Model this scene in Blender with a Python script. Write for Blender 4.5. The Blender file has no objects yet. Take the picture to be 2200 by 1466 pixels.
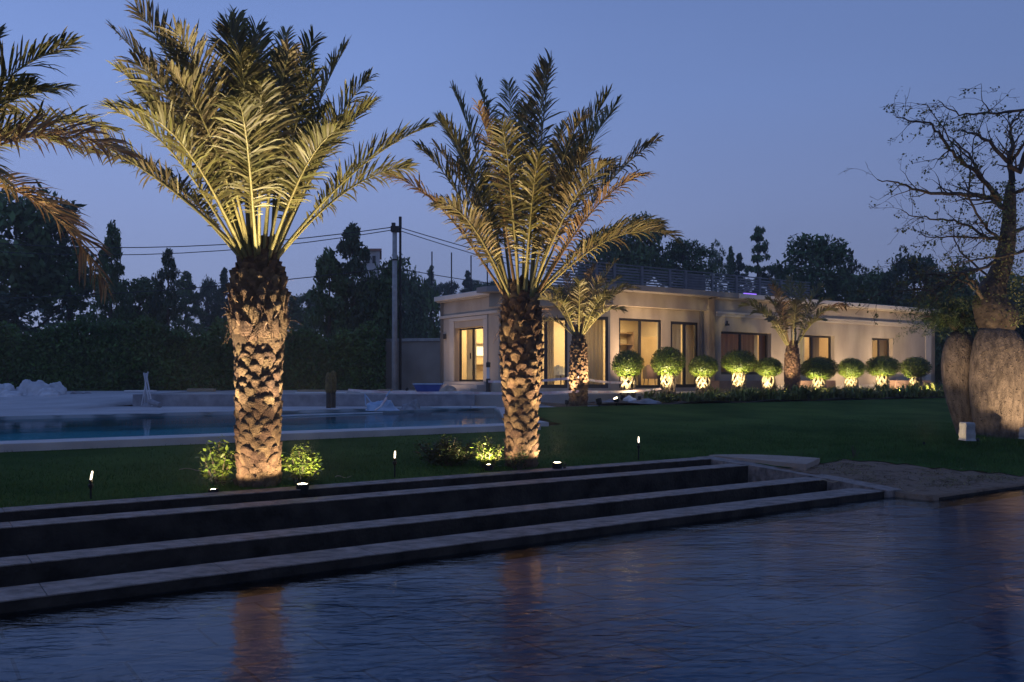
import bpy, math, random
import numpy as np
from mathutils import Vector, Matrix
R = math.radians
sc = bpy.context.scene
col = sc.collection
# ------------------------------------------------------------------ camera
F = 1900.0                       # focal length in photo pixels (2200 wide)
EYE = 1.52                       # eye height over the water
cd = bpy.data.cameras.new("camera"); cam = bpy.data.objects.new("camera", cd); col.objects.link(cam)
cd.sensor_width = 36; cd.lens = F / 2200 * 36
cd.shift_y = (812 - 733) / 2200.0
cd.clip_start = 0.05; cd.clip_end = 3000
cam.location = (0, 0, EYE); cam.rotation_euler = (R(90), 0, 0)
sc.camera = cam
# ------------------------------------------------------------------ sky
w = bpy.data.worlds.new("World"); sc.world = w; w.use_nodes = True
nt = w.node_tree; nt.nodes.clear()
out = nt.nodes.new('ShaderNodeOutputWorld'); bg = nt.nodes.new('ShaderNodeBackground')
sky = nt.nodes.new('ShaderNodeTexSky'); sky.sky_type = 'NISHITA'; sky.sun_disc = False
sky.sun_elevation = R(-3.0); sky.sun_rotation = R(150); sky.altitude = 200; sky.air_density = 1.0; sky.dust_density = 1.0; sky.ozone_density = 3.0
tc = nt.nodes.new('ShaderNodeTexCoord'); sep = nt.nodes.new('ShaderNodeSeparateXYZ')
ramp = nt.nodes.new('ShaderNodeValToRGB')
e = ramp.color_ramp.elements
e[0].position = 0.0; e[0].color = (.152, .172, .255, 1)
e[1].position = 1.0; e[1].color = (.040, .075, .20, 1)
for p, c in ((.07, (.142, .174, .290, 1)), (.18, (.134, .180, .335, 1)), (.30, (.114, .174, .360, 1)), (.42, (.092, .148, .325, 1))):
    k = e.new(p); k.color = c
nz = nt.nodes.new('ShaderNodeTexNoise'); nz.inputs['Scale'].default_value = 1.6; nz.inputs['Detail'].default_value = 2
mpn = nt.nodes.new('ShaderNodeMapping'); mpn.inputs['Scale'].default_value = (1, 1, 2.5)
mr = nt.nodes.new('ShaderNodeMapRange'); mr.inputs['To Min'].default_value = .86; mr.inputs['To Max'].default_value = 1.12
mix = nt.nodes.new('ShaderNodeMix'); mix.data_type = 'RGBA'; mix.inputs[0].default_value = .15
mul = nt.nodes.new('ShaderNodeVectorMath'); mul.operation = 'SCALE'
# brighter towards the west (left), darker to the right
az = nt.nodes.new('ShaderNodeMapRange'); az.inputs['From Min'].default_value = -.5; az.inputs['From Max'].default_value = .6
az.inputs['To Min'].default_value = 1.12; az.inputs['To Max'].default_value = .66
mm = nt.nodes.new('ShaderNodeMath'); mm.operation = 'MULTIPLY'
L = nt.links.new
L(tc.outputs['Generated'], sep.inputs[0]); L(sep.outputs['Z'], ramp.inputs[0]); L(sep.outputs['X'], az.inputs[0])
L(tc.outputs['Generated'], mpn.inputs[0]); L(mpn.outputs[0], nz.inputs['Vector']); L(nz.outputs['Fac'], mr.inputs[0])
L(ramp.outputs[0], mix.inputs[6]); L(sky.outputs[0], mix.inputs[7])
L(mr.outputs[0], mm.inputs[0]); L(az.outputs[0], mm.inputs[1])
L(mix.outputs[2], mul.inputs[0]); L(mm.outputs[0], mul.inputs['Scale'])
L(mul.outputs[0], bg.inputs[0]); bg.inputs[1].default_value = 1.82
L(bg.outputs[0], out.inputs[0])
# ------------------------------------------------------------------ view
sc.view_settings.view_transform = 'Standard'; sc.view_settings.look = 'None'
sc.view_settings.exposure = 0.15; sc.view_settings.gamma = 1.0; sc.view_settings.use_curve_mapping = False
sc.render.engine = 'CYCLES'
sc.cycles.use_denoising = True
sc.cycles.max_bounces = 6; sc.cycles.diffuse_bounces = 3; sc.cycles.glossy_bounces = 3
sc.cycles.transmission_bounces = 4; sc.cycles.transparent_max_bounces = 12
sc.cycles.sample_clamp_indirect = 4.0; sc.cycles.sample_clamp_direct = 0
sc.cycles.caustics_reflective = False; sc.cycles.caustics_refractive = False
rnd = random.Random(7)
# ------------------------------------------------------------------ layout frames
TH = math.atan2(1900.0, 2750.0)
CU, SU = math.cos(TH), math.sin(TH)           # u runs along steps and house, s away from the camera
def W(u, s, z=0.0): return Vector((u * CU - s * SU, u * SU + s * CU, z))
def US(x, y): return (x * CU + y * SU, -x * SU + y * CU)
def tS(px, s): return s / (CU - SU * (px - 1100) / F)
def uS(px, s):
    t = tS(px, s); return t * ((px - 1100) / F * CU + SU)
def zat(py, t): return EYE - (py - 812) * t / F
def at(px, t, z=0.0): return Vector(((px - 1100) / F * t, t, z))
def ray(px, py, t): return Vector(((px - 1100) / F * t, t, zat(py, t)))
# ------------------------------------------------------------------ object helpers
def tag(o, label=None, cat=None, group=None, kind=None):
    if label: o['label'] = label
    if cat: o['category'] = cat
    if group: o['group'] = group
    if kind: o['kind'] = kind
    return o
def empty(name, loc=(0, 0, 0), rz=0.0, label=None, cat=None, group=None):
    o = bpy.data.objects.new(name, None); col.objects.link(o); o.location = loc; o.rotation_euler = (0, 0, rz)
    o.empty_display_size = .2
    return tag(o, label, cat, group)
class MB:
    def __init__(s): s.v = []; s.f = []
    def add(s, vs, fs):
        n = len(s.v); s.v.extend([tuple(p) for p in vs]); s.f.extend([tuple(i + n for i in f) for f in fs])
    def quad(s, a, b, c, d): s.add([a, b, c, d], [(0, 1, 2, 3)])
    def box(s, c, size, M=None):
        x, y, z = [k / 2 for k in size]; c = Vector(c)
        P = [Vector(p) for p in ((-x, -y, -z), (x, -y, -z), (x, y, -z), (-x, y, -z), (-x, -y, z), (x, -y, z), (x, y, z), (-x, y, z))]
        if M is not None: P = [M @ p for p in P]
        s.add([p + c for p in P], [(0, 3, 2, 1), (4, 5, 6, 7), (0, 1, 5, 4), (1, 2, 6, 5), (2, 3, 7, 6), (3, 0, 4, 7)])
    def ubox(s, u0, u1, s0, s1, z0, z1):        # box in the u / s frame
        P = [W(u0, s0, z0), W(u1, s0, z0), W(u1, s1, z0), W(u0, s1, z0), W(u0, s0, z1), W(u1, s0, z1), W(u1, s1, z1), W(u0, s1, z1)]
        s.add(P, [(0, 3, 2, 1), (4, 5, 6, 7), (0, 1, 5, 4), (1, 2, 6, 5), (2, 3, 7, 6), (3, 0, 4, 7)])
    def prism(s, pts, z0, z1):                  # pts: ccw xy outline
        n = len(pts)
        s.add([(p[0], p[1], z0) for p in pts] + [(p[0], p[1], z1) for p in pts],
              [tuple(reversed(range(n))), tuple(range(n, 2 * n))] + [(i, (i + 1) % n, n + (i + 1) % n, n + i) for i in range(n)])
    def tube(s, pts, rad, n=6, cap=True):
        pts = [Vector(p) for p in pts]; m = len(pts)
        if not hasattr(rad, '__len__'): rad = [rad] * m
        base = len(s.v); prev = None
        for i, p in enumerate(pts):
            T = (pts[min(i + 1, m - 1)] - pts[max(i - 1, 0)])
            if T.length < 1e-9: T = Vector((0, 0, 1))
            T.normalize()
            if prev is None:
                a = Vector((1, 0, 0)) if abs(T.x) < .8 else Vector((0, 1, 0))
                X = T.cross(a).normalized()
            else:
                X = (prev - T * prev.dot(T))
                X = X.normalized() if X.length > 1e-6 else T.orthogonal().normalized()
            prev = X; Y = T.cross(X)
            for k in range(n):
                a = 2 * math.pi * k / n
                s.v.append(tuple(p + (X * math.cos(a) + Y * math.sin(a)) * rad[i]))
        for i in range(m - 1):
            for k in range(n):
                a = base + i * n + k; b = base + i * n + (k + 1) % n
                s.f.append((a, b, b + n, a + n))
        if cap:
            s.f.append(tuple(base + k for k in reversed(range(n))))
            s.f.append(tuple(base + (m - 1) * n + k for k in range(n)))
    def lathe(s, prof, n=16, c=(0, 0, 0), M=None):
        base = len(s.v); c = Vector(c)
        for r, z in prof:
            for k in range(n):
                a = 2 * math.pi * k / n; p = Vector((r * math.cos(a), r * math.sin(a), z))
                if M is not None: p = M @ p
                s.v.append(tuple(p + c))
        for i in range(len(prof) - 1):
            for k in range(n):
                a = base + i * n + k; b = base + i * n + (k + 1) % n
                s.f.append((a, b, b + n, a + n))
        s.f.append(tuple(base + k for k in reversed(range(n))))
        s.f.append(tuple(base + (len(prof) - 1) * n + k for k in range(n)))
    def mesh(s, name):
        me = bpy.data.meshes.new(name); me.from_pydata(s.v, [], s.f); me.update(); return me
    def build(s, name, m, parent=None, smooth=False, bevel=0.0):
        me = s.mesh(name)
        if m: me.materials.append(m)
        if smooth: me.polygons.foreach_set('use_smooth', [True] * len(me.polygons))
        o = bpy.data.objects.new(name, me); col.objects.link(o)
        if parent: o.parent = parent
        if bevel:
            b = o.modifiers.new('bevel', 'BEVEL'); b.width = bevel; b.segments = 2; b.limit_method = 'ANGLE'
        return o
def np_mesh(name, V, Fq, m, parent=None, smooth=False):
    """V (n,3), Fq (k,4 or 3)"""
    me = bpy.data.meshes.new(name); V = np.asarray(V, dtype=np.float32); Fq = np.asarray(Fq, dtype=np.int32)
    k = Fq.shape[1]
    me.vertices.add(len(V)); me.vertices.foreach_set('co', V.ravel())
    me.loops.add(Fq.size); me.loops.foreach_set('vertex_index', Fq.ravel())
    me.polygons.add(len(Fq)); me.polygons.foreach_set('loop_start', np.arange(len(Fq), dtype=np.int32) * k)
    if smooth: me.polygons.foreach_set('use_smooth', np.ones(len(Fq), dtype=bool))
    me.update(calc_edges=True); me.validate()
    if m: me.materials.append(m)
    o = bpy.data.objects.new(name, me); col.objects.link(o)
    if parent: o.parent = parent
    return o
# ------------------------------------------------------------------ materials
def mat(name, c1, c2=None, scale=5.0, rough=.8, bump=0.0, bscale=None, detail=6, metal=0.0, trans=0.0, spec=.5, stretch=(1, 1, 1), c3=None, rand=0.0, lo=.35, hi=.65):
    m = bpy.data.materials.new(name); m.use_nodes = True; nt = m.node_tree; b = nt.nodes['Principled BSDF']; Lk = nt.links.new
    b.inputs['Roughness'].default_value = rough; b.inputs['Metallic'].default_value = metal
    b.inputs['Specular IOR Level'].default_value = spec
    tc = nt.nodes.new('ShaderNodeTexCoord'); mp = nt.nodes.new('ShaderNodeMapping'); mp.inputs['Scale'].default_value = stretch
    Lk(tc.outputs['Object'], mp.inputs[0])
    n = nt.nodes.new('ShaderNodeTexNoise'); n.inputs['Scale'].default_value = scale; n.inputs['Detail'].default_value = detail
    Lk(mp.outputs[0], n.inputs['Vector'])
    r = nt.nodes.new('ShaderNodeValToRGB'); r.color_ramp.elements[0].position = lo; r.color_ramp.elements[1].position = hi
    c2 = c2 or c1
    r.color_ramp.elements[0].color = (*c1, 1); r.color_ramp.elements[1].color = (*c2, 1)
    if c3:
        k = r.color_ramp.elements.new(.5 * (lo + hi)); k.color = (*c3, 1)
    Lk(n.outputs['Fac'], r.inputs[0])
    src = r.outputs[0]
    if rand:
        g = nt.nodes.new('ShaderNodeNewGeometry'); hs = nt.nodes.new('ShaderNodeHueSaturation')
        m1 = nt.nodes.new('ShaderNodeMapRange'); m1.inputs['To Min'].default_value = 1 - rand; m1.inputs['To Max'].default_value = 1 + rand
        Lk(g.outputs['Random Per Island'], m1.inputs[0]); Lk(m1.outputs[0], hs.inputs['Value'])
        m2 = nt.nodes.new('ShaderNodeMapRange'); m2.inputs['To Min'].default_value = .5 - rand * .06; m2.inputs['To Max'].default_value = .5 + rand * .05
        Lk(g.outputs['Random Per Island'], m2.inputs[0]); Lk(m2.outputs[0], hs.inputs['Hue'])
        Lk(src, hs.inputs['Color']); src = hs.outputs[0]
    Lk(src, b.inputs['Base Color'])
    if bump:
        n2 = nt.nodes.new('ShaderNodeTexNoise'); n2.inputs['Scale'].default_value = bscale or scale * 4; n2.inputs['Detail'].default_value = 5
        Lk(mp.outputs[0], n2.inputs['Vector'])
        bp = nt.nodes.new('ShaderNodeBump'); bp.inputs['Strength'].default_value = bump; bp.inputs['Distance'].default_value = .03
        Lk(n2.outputs['Fac'], bp.inputs['Height']); Lk(bp.outputs[0], b.inputs['Normal'])
    if trans:
        t = nt.nodes.new('ShaderNodeBsdfTranslucent'); mx = nt.nodes.new('ShaderNodeMixShader'); mx.inputs[0].default_value = trans
        Lk(src, t.inputs[0]); Lk(b.outputs[0], mx.inputs[1]); Lk(t.outputs[0], mx.inputs[2])
        Lk(mx.outputs[0], nt.nodes['Material Output'].inputs[0])
    return m
def emis(name, c, s):
    m = bpy.data.materials.new(name); m.use_nodes = True; nt = m.node_tree; b = nt.nodes['Principled BSDF']
    b.inputs['Base Color'].default_value = (*c, 1); b.inputs['Emission Color'].default_value = (*c, 1); b.inputs['Emission Strength'].default_value = s
    return m
def glassmat(name, tint=(.9, .95, .95), ior=1.45, rough=0.02):
    m = bpy.data.materials.new(name); m.use_nodes = True; nt = m.node_tree; nt.nodes.clear(); Lk = nt.links.new
    o = nt.nodes.new('ShaderNodeOutputMaterial'); mx = nt.nodes.new('ShaderNodeMixShader'); t = nt.nodes.new('ShaderNodeBsdfTransparent')
    g = nt.nodes.new('ShaderNodeBsdfGlossy'); fr = nt.nodes.new('ShaderNodeFresnel'); fr.inputs[0].default_value = ior
    t.inputs[0].default_value = (*tint, 1); g.inputs['Roughness'].default_value = rough
    ge = nt.nodes.new('ShaderNodeNewGeometry'); iv = nt.nodes.new('ShaderNodeMath'); iv.operation = 'SUBTRACT'; iv.inputs[0].default_value = 1
    mu = nt.nodes.new('ShaderNodeMath'); mu.operation = 'MULTIPLY'; Lk(ge.outputs['Backfacing'], iv.inputs[1]); Lk(iv.outputs[0], mu.inputs[0]); Lk(fr.outputs[0], mu.inputs[1])
    Lk(mu.outputs[0], mx.inputs[0]); Lk(t.outputs[0], mx.inputs[1]); Lk(g.outputs[0], mx.inputs[2]); Lk(mx.outputs[0], o.inputs[0])
    return m
def watermat(name, tint, bumps, rough=.05, ior=1.33):
    """clear water: Fresnel reflection of what stands round it over a tinted view of the floor; bumps = (scale, stretch, strength, distance)"""
    m = bpy.data.materials.new(name); m.use_nodes = True; nt = m.node_tree; nt.nodes.clear(); Lk = nt.links.new
    o = nt.nodes.new('ShaderNodeOutputMaterial'); mx = nt.nodes.new('ShaderNodeMixShader'); t = nt.nodes.new('ShaderNodeBsdfTransparent')
    g = nt.nodes.new('ShaderNodeBsdfGlossy'); fr = nt.nodes.new('ShaderNodeFresnel'); fr.inputs[0].default_value = ior
    t.inputs[0].default_value = (*tint, 1); g.inputs['Roughness'].default_value = rough
    tc = nt.nodes.new('ShaderNodeTexCoord'); prev = None
    for (scl, st, strength, dist, rot) in bumps:
        mp = nt.nodes.new('ShaderNodeMapping'); mp.inputs['Scale'].default_value = st; mp.inputs['Rotation'].default_value = (0, 0, rot)
        n = nt.nodes.new('ShaderNodeTexNoise'); n.inputs['Scale'].default_value = scl; n.inputs['Detail'].default_value = 3; n.inputs['Distortion'].default_value = .6
        bp = nt.nodes.new('ShaderNodeBump'); bp.inputs['Strength'].default_value = strength; bp.inputs['Distance'].default_value = dist
        pn = nt.nodes.new('ShaderNodeTexNoise'); pn.inputs['Scale'].default_value = .32; pn.inputs['Detail'].default_value = 1
        pm = nt.nodes.new('ShaderNodeMapRange'); pm.inputs['From Min'].default_value = .38; pm.inputs['From Max'].default_value = .62; pm.inputs['To Min'].default_value = strength * .35; pm.inputs['To Max'].default_value = strength * 1.5
        Lk(tc.outputs['Object'], pn.inputs['Vector']); Lk(pn.outputs['Fac'], pm.inputs[0]); Lk(pm.outputs[0], bp.inputs['Strength'])
        Lk(tc.outputs['Object'], mp.inputs[0]); Lk(mp.outputs[0], n.inputs['Vector']); Lk(n.outputs['Fac'], bp.inputs['Height'])
        if prev: Lk(prev.outputs[0], bp.inputs['Normal'])
        prev = bp
    Lk(prev.outputs[0], g.inputs['Normal']); Lk(prev.outputs[0], fr.inputs['Normal'])
    Lk(fr.outputs[0], mx.inputs[0]); Lk(t.outputs[0], mx.inputs[1]); Lk(g.outputs[0], mx.inputs[2]); Lk(mx.outputs[0], o.inputs[0])
    return m
def tilemat(name, c1, c2, grout, size, rough=.5, gw=.02):
    m = bpy.data.materials.new(name); m.use_nodes = True; nt = m.node_tree; b = nt.nodes['Principled BSDF']; Lk = nt.links.new
    tc = nt.nodes.new('ShaderNodeTexCoord'); mp = nt.nodes.new('ShaderNodeMapping'); mp.inputs['Rotation'].default_value = (0, 0, -TH)
    br = nt.nodes.new('ShaderNodeTexBrick'); br.offset = 0.5 if isinstance(size, tuple) else 0.0
    sx, sy = size if isinstance(size, tuple) else (size, size)
    br.inputs['Scale'].default_value = 1; br.inputs['Brick Width'].default_value = sx; br.inputs['Row Height'].default_value = sy
    br.inputs['Mortar Size'].default_value = gw; br.inputs['Mortar Smooth'].default_value = .3
    br.inputs['Color1'].default_value = (*c1, 1); br.inputs['Color2'].default_value = (*c2, 1); br.inputs['Mortar'].default_value = (*grout, 1)
    Lk(tc.outputs['Object'], mp.inputs[0]); Lk(mp.outputs[0], br.inputs['Vector'])
    n = nt.nodes.new('ShaderNodeTexNoise'); n.inputs['Scale'].default_value = 3.2; n.inputs['Detail'].default_value = 8
    mr = nt.nodes.new('ShaderNodeMapRange'); mr.inputs['To Min'].default_value = .55; mr.inputs['To Max'].default_value = 1.4
    vm = nt.nodes.new('ShaderNodeVectorMath'); vm.operation = 'SCALE'
    Lk(tc.outputs['Object'], n.inputs['Vector']); Lk(n.outputs['Fac'], mr.inputs[0]); Lk(br.outputs['Color'], vm.inputs[0]); Lk(mr.outputs[0], vm.inputs['Scale'])
    Lk(vm.outputs[0], b.inputs['Base Color']); b.inputs['Roughness'].default_value = rough
    bp = nt.nodes.new('ShaderNodeBump'); bp.inputs['Strength'].default_value = .3; bp.inputs['Distance'].default_value = .01
    Lk(n.outputs['Fac'], bp.inputs['Height']); Lk(bp.outputs[0], b.inputs['Normal'])
    return m
M = {}
M['palm_leaf'] = mat('palm leaf', (.098, .098, .032), (.162, .146, .047), 3, rough=.5, trans=.22, rand=.35)
M['palm_leaf_dry'] = mat('dry palm leaf', (.17, .105, .05), (.27, .18, .09), 3, rough=.7, trans=.2, rand=.3)
M['palm_leaf_mid'] = mat('browning palm leaf', (.12, .11, .045), (.19, .15, .07), 3, rough=.6, trans=.2, rand=.35)
M['rachis'] = mat('palm rachis', (.22, .21, .08), (.32, .28, .12), 6, rough=.45)
M['boot'] = mat('palm leaf bases', (.055, .030, .017), (.155, .098, .058), 9, rough=.9, bump=.8, bscale=60, rand=.35)
M['boot_dark'] = mat('dark palm leaf bases', (.05, .028, .018), (.12, .07, .045), 9, rough=.9, bump=.8, bscale=60, rand=.35)
M['trunk_core'] = mat('palm trunk fibre', (.05, .03, .018), (.11, .07, .045), 30, rough=1, bump=.6)
M['stone'] = mat('grey stone coping', (.10, .08, .068), (.33, .27, .235), 7.0, rough=.55, bump=.6, bscale=45, detail=14, stretch=(1, 1.6, 1), lo=.30, hi=.68, spec=.35)  # warm tint stands in for warm light reaching the stone
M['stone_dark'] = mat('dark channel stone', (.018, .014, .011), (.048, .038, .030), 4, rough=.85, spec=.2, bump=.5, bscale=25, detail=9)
M['lawn'] = mat('lawn', (.034, .080, .017), (.082, .145, .034), .6, rough=.95, bump=1.0, bscale=90, spec=.05)
M['grass'] = mat('grass blades', (.045, .095, .022), (.09, .15, .042), 2, rough=.8, spec=.1, trans=.2, rand=.4)
M['soil'] = mat('sandy soil', (.12, .072, .042), (.20, .130, .082), 5.5, rough=1, bump=1.0, bscale=11, detail=14, stretch=(1, 1.2, 1), lo=.36, hi=.62, c3=(.20, .135, .09))
M['deck'] = mat('grey deck screed', (.36, .36, .37), (.46, .46, .47), .8, rough=.9, bump=.3, bscale=40)
M['patio'] = mat('patio paving', (.30, .27, .25), (.40, .37, .34), .8, rough=.7, bump=.2, bscale=30)
M['block'] = mat('raw blockwork', (.20, .20, .22), (.32, .32, .34), 3, rough=1, bump=.6, bscale=30)
M['coping'] = mat('pool coping', (.44, .41, .40), (.56, .52, .50), 2, rough=.6, bump=.2)
M['plaster'] = mat('beige plaster', (.33, .275, .21), (.45, .38, .295), 1.3, rough=.9, bump=.2, bscale=40, detail=10, stretch=(1, 1, .35))
M['plaster_l'] = mat('pale moulding', (.46, .41, .34), (.53, .47, .39), 1.2, rough=.85)
M['plaster_w'] = mat('white parapet cap', (.60, .55, .48), (.68, .62, .55), 1.2, rough=.8)
M['wall_grey'] = mat('grey boundary plaster', (.25, .215, .18), (.34, .295, .25), .9, rough=.95, bump=.2, detail=8)
M['slab'] = mat('roof slab edge', (.20, .185, .17), (.27, .25, .23), 1, rough=.8)
M['frame'] = mat('dark window frame', (.018, .016, .015), (.026, .023, .021), 2, rough=.4, metal=.2)
M['metal_dark'] = mat('black lamp metal', (.012, .012, .012), (.02, .02, .02), 5, rough=.45, metal=.5)
M['rail'] = mat('blue grey railing metal', (.14, .14, .15), (.19, .19, .20), 3, rough=.5, metal=.3)
M['interior'] = mat('cream interior paint', (.62, .50, .33), (.68, .56, .38), .8, rough=.9)
M['int_floor'] = mat('interior floor', (.30, .25, .20), (.4, .34, .28), 2, rough=.4)
M['curtain'] = mat('gold brown curtain', (.30, .19, .09), (.42, .29, .15), 1, rough=.9, trans=.5, stretch=(6, 6, .1), bump=.4)
M['curtain_l'] = mat('pale curtain', (.58, .52, .42), (.66, .6, .5), 1, rough=.9, trans=.5, stretch=(6, 6, .1))
M['glass'] = glassmat('window glass')
M['leaf_t'] = mat('topiary leaf', (.060, .090, .010), (.125, .165, .018), 3, rough=.45, trans=.25, rand=.4)
M['leaf_s'] = mat('shrub leaf', (.09, .15, .022), (.15, .21, .035), 5, rough=.45, trans=.3, rand=.35)
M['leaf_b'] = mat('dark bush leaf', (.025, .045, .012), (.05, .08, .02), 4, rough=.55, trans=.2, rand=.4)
M['leaf_p'] = mat('border plant leaf', (.09, .13, .025), (.22, .23, .055), 4, rough=.55, trans=.2, rand=.5)
M['tree_leaf'] = mat('tree leaf', (.045, .085, .026), (.095, .15, .045), .6, rough=.7, trans=.12, rand=.4)
M['tree_leaf2'] = mat('dark tree leaf', (.030, .055, .026), (.062, .095, .045), .6, rough=.7, trans=.12, rand=.4)
M['hedge'] = mat('hedge leaf', (.036, .085, .016), (.09, .145, .032), .5, rough=.75, trans=.1, rand=.45)
M['bark'] = mat('tree bark', (.06, .045, .035), (.12, .095, .07), 12, rough=1, bump=.8, stretch=(1, 1, .25))
M['braid'] = mat('pale braided bark', (.12, .092, .066), (.21, .165, .12), 14, rough=.85, bump=.4)
M['dark_ground'] = mat('bed soil', (.05, .036, .025), (.10, .075, .05), 3, rough=1, bump=.8)
M['concrete'] = mat('concrete pole', (.28, .27, .26), (.40, .39, .37), 4, rough=.95, bump=.3)
M['cable'] = mat('black cable', (.015, .015, .017), None, 2, rough=.6)
M['white_sheet'] = mat('pale plastic sheeting', (.42, .43, .46), (.60, .61, .64), 1.5, rough=.55, bump=.4, bscale=6)
M['white_panel'] = mat('white panel', (.62, .62, .62), (.72, .72, .72), 2, rough=.6)
M['wood'] = mat('raw timber', (.26, .19, .12), (.36, .28, .19), 4, rough=.9, stretch=(1, 1, 5))
M['blue'] = mat('blue plastic', (.03, .07, .28), (.05, .10, .36), 3, rough=.5)
M['blue_l'] = mat('pale blue plastic', (.25, .38, .55), (.45, .55, .68), 3, rough=.5)
M['tape'] = mat('pink white barrier tape', (.62, .38, .36), (.75, .66, .64), 4, rough=.5)
M['tile_in'] = tilemat('basin floor tiles', (.095, .165, .215), (.12, .195, .25), (.035, .065, .09), (1.05, .45), gw=.012)
M['pool_tile'] = mat('swimming pool mosaic', (.03, .40, .50), (.05, .48, .58), 1.5, rough=.4)
M['water'] = watermat('basin water', (.60, .80, .92), ((1.3, (1, 2.2, 1), .50, .05, .15), (5.0, (1, 3.2, 1), .50, .020, -.1), (14.0, (1, 3.0, 1), .25, .006, .3)), ior=1.27, rough=.04)
M['pool_water'] = watermat('pool water', (.62, .93, .95), ((2.2, (1, 3, 1), .12, .02, .1),), rough=.02, ior=1.08)
M['lamp_warm'] = emis('lit warm lens', (1, .80, .48), 30)
M['lamp_soft'] = emis('lit lamp shade', (1, .80, .5), 5)
M['flame'] = emis('lit lamp tube', (1, .84, .60), 4)
M['purple'] = emis('lit purple panel', (.33, .16, 1.0), 1.3)
M['screen'] = emis('lit panel', (1, .86, .6), 1.1)
# ================================================================== SETTING
def lawn_z(s): return .25 + .043 * (min(max(s, 6), 21.5) - 9.8)
TREE_U, TREE_S = US(*at(2128, 16.4)[:2])
POOL = [(-30, 15.15), (11.0, 15.15), (12.3, 18.2), (14.6, 21.8), (15.9, 24.05), (-30, 24.05)]
def inpoly(u, s, P):
    c = False; n = len(P)
    for i in range(n):
        (x1, y1), (x2, y2) = P[i], P[(i + 1) % n]
        if (y1 > s) != (y2 > s) and u < (x2 - x1) * (s - y1) / (y2 - y1) + x1: c = not c
    return c
def sm(a, b, x):
    x = min(max((x - a) / (b - a), 0), 1); return x * x * (3 - 2 * x)
def gz(u, s):
    """height of the natural ground"""
    if s < 6.02 and u < 60: return -1.2
    if u < 10.45 and s < 9.5: return -1.2
    z = lawn_z(s)
    if s < 9.0:
        z = .05 + (lawn_z(9.0) - .05) * sm(6.02, 8.6, s) + .012 * math.sin(u * 7.1 + s * 2) * math.sin(s * 9.3 + u)
    d = math.hypot((u - TREE_U) / 1.5, (s - TREE_S) / 1.0)
    z += .20 * math.exp(-(d / 1.5) ** 2)
    if u < 20 and s > 14.5: z = min(z, .42)
    if inpoly(u, s, POOL): return -1.4
    return z
def grid(us, ss, fz, keep=None, dz=0.0):
    V = []; idx = {}; Fq = []
    for i, u in enumerate(us):
        for j, s in enumerate(ss):
            idx[i, j] = len(V); V.append(tuple(W(u, s, fz(u, s) + dz)))
    for i in range(len(us) - 1):
        for j in range(len(ss) - 1):
            if keep is None or keep(.5 * (us[i] + us[i + 1]), .5 * (ss[j] + ss[j + 1])):
                Fq.append((idx[i, j], idx[i + 1, j], idx[i + 1, j + 1], idx[i, j + 1]))
    return V, Fq
def fr(a, b, st):
    n = max(1, int(round((b - a) / st))); return [a + (b - a) * i / n for i in range(n + 1)]
us = [-900, -300, -100, -50] + fr(-30, 60, .5)[:] + [80, 140, 400, 900]
us = sorted(set([round(x, 4) for x in us] + [10.44, 10.46]))
ss = [-300, -60, -20, 0, 6.0, 6.03] + fr(6.2, 9.4, .2) + [9.49, 9.51] + fr(10, 26, .5) + [32, 40, 60, 100, 200, 500, 1200]
V, Fq = grid(us, ss, gz)
g = np_mesh('ground', V, Fq, M['soil'], smooth=False); tag(g, kind='structure')
# --- lawn sheet, 12 mm over the ground
def lawn_keep(u, s):
    if u < 10.62: return 9.8 < s < 14.45 or (s >= 14.45 and u > pool_edge(s) + .75 and y_of(u, s) < 27.0 and s < 19.9)
    if s > 19.85: return False
    if y_of(u, s) > 27.2 and u < 17: return False
    if u < 17 and inpoly(u - .75, s, POOL) : return False
    edge = 8.35 + .16 * math.sin(u * 2.3) + .10 * math.sin(u * 5.7 + 1) - 1.85 * sm(12.3, 13.7, u)
    return s > edge
def y_of(u, s): return W(u, s).y
def pool_edge(s):
    pts = [(15.15, 11.0), (18.2, 12.3), (21.8, 14.6), (24.05, 15.9)]
    for (a, ua), (b, ub) in zip(pts, pts[1:]):
        if s <= b: return ua + (ub - ua) * (s - a) / (b - a) if s > a else 11.0
    return 16
us2 = fr(-20, 10, .5) + [10.12] + fr(10.3, 62, .25); ss2 = fr(6.15, 9.6, .15) + [9.8] + fr(10.05, 14.2, .25) + [14.45] + fr(14.7, 19.85, .25)
V, Fq = grid(us2, ss2, lambda u, s: gz(u, s) if gz(u, s) > -1 and not (u < 20.3 and s > 14.2) else lawn_z(s), lawn_keep, .012)
tag(np_mesh('lawn', V, Fq, M['lawn']), kind='structure')
# --- grass blades on the near lawn
def blades(n, region, hmin, hmax, seed):
    rg = np.random.RandomState(seed); P = []
    while len(P) < n:
        u, s = region(rg)
        if lawn_keep(u, s): P.append(tuple(W(u, s, (gz(u, s) if gz(u, s) > -1 else lawn_z(s)) + .008)))
    P = np.array(P); n = len(P); a = rg.uniform(0, 2 * np.pi, n); h = rg.uniform(hmin, hmax, n); wd = rg.uniform(.003, .006, n)
    dx = np.stack([np.cos(a), np.sin(a), 0 * a], 1) * wd[:, None]
    lean = np.stack([rg.normal(0, .35, n), rg.normal(0, .35, n), np.ones(n)], 1) * h[:, None]
    V = np.concatenate([P - dx, P + dx, P + lean]); i = np.arange(n)
    return V, np.stack([i, i + n, i + 2 * n], 1)
def reg1(rg): return rg.uniform(-2, 22), 9.8 + abs(rg.normal(0, 2.2))
V1, F1 = blades(70000, reg1, .02, .05, 1)
def reg2(rg): return rg.normal(TREE_U - .4, 2.2), rg.normal(TREE_S - .2, 1.2)
V2, F2 = blades(24000, reg2, .03, .09, 2)
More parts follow.
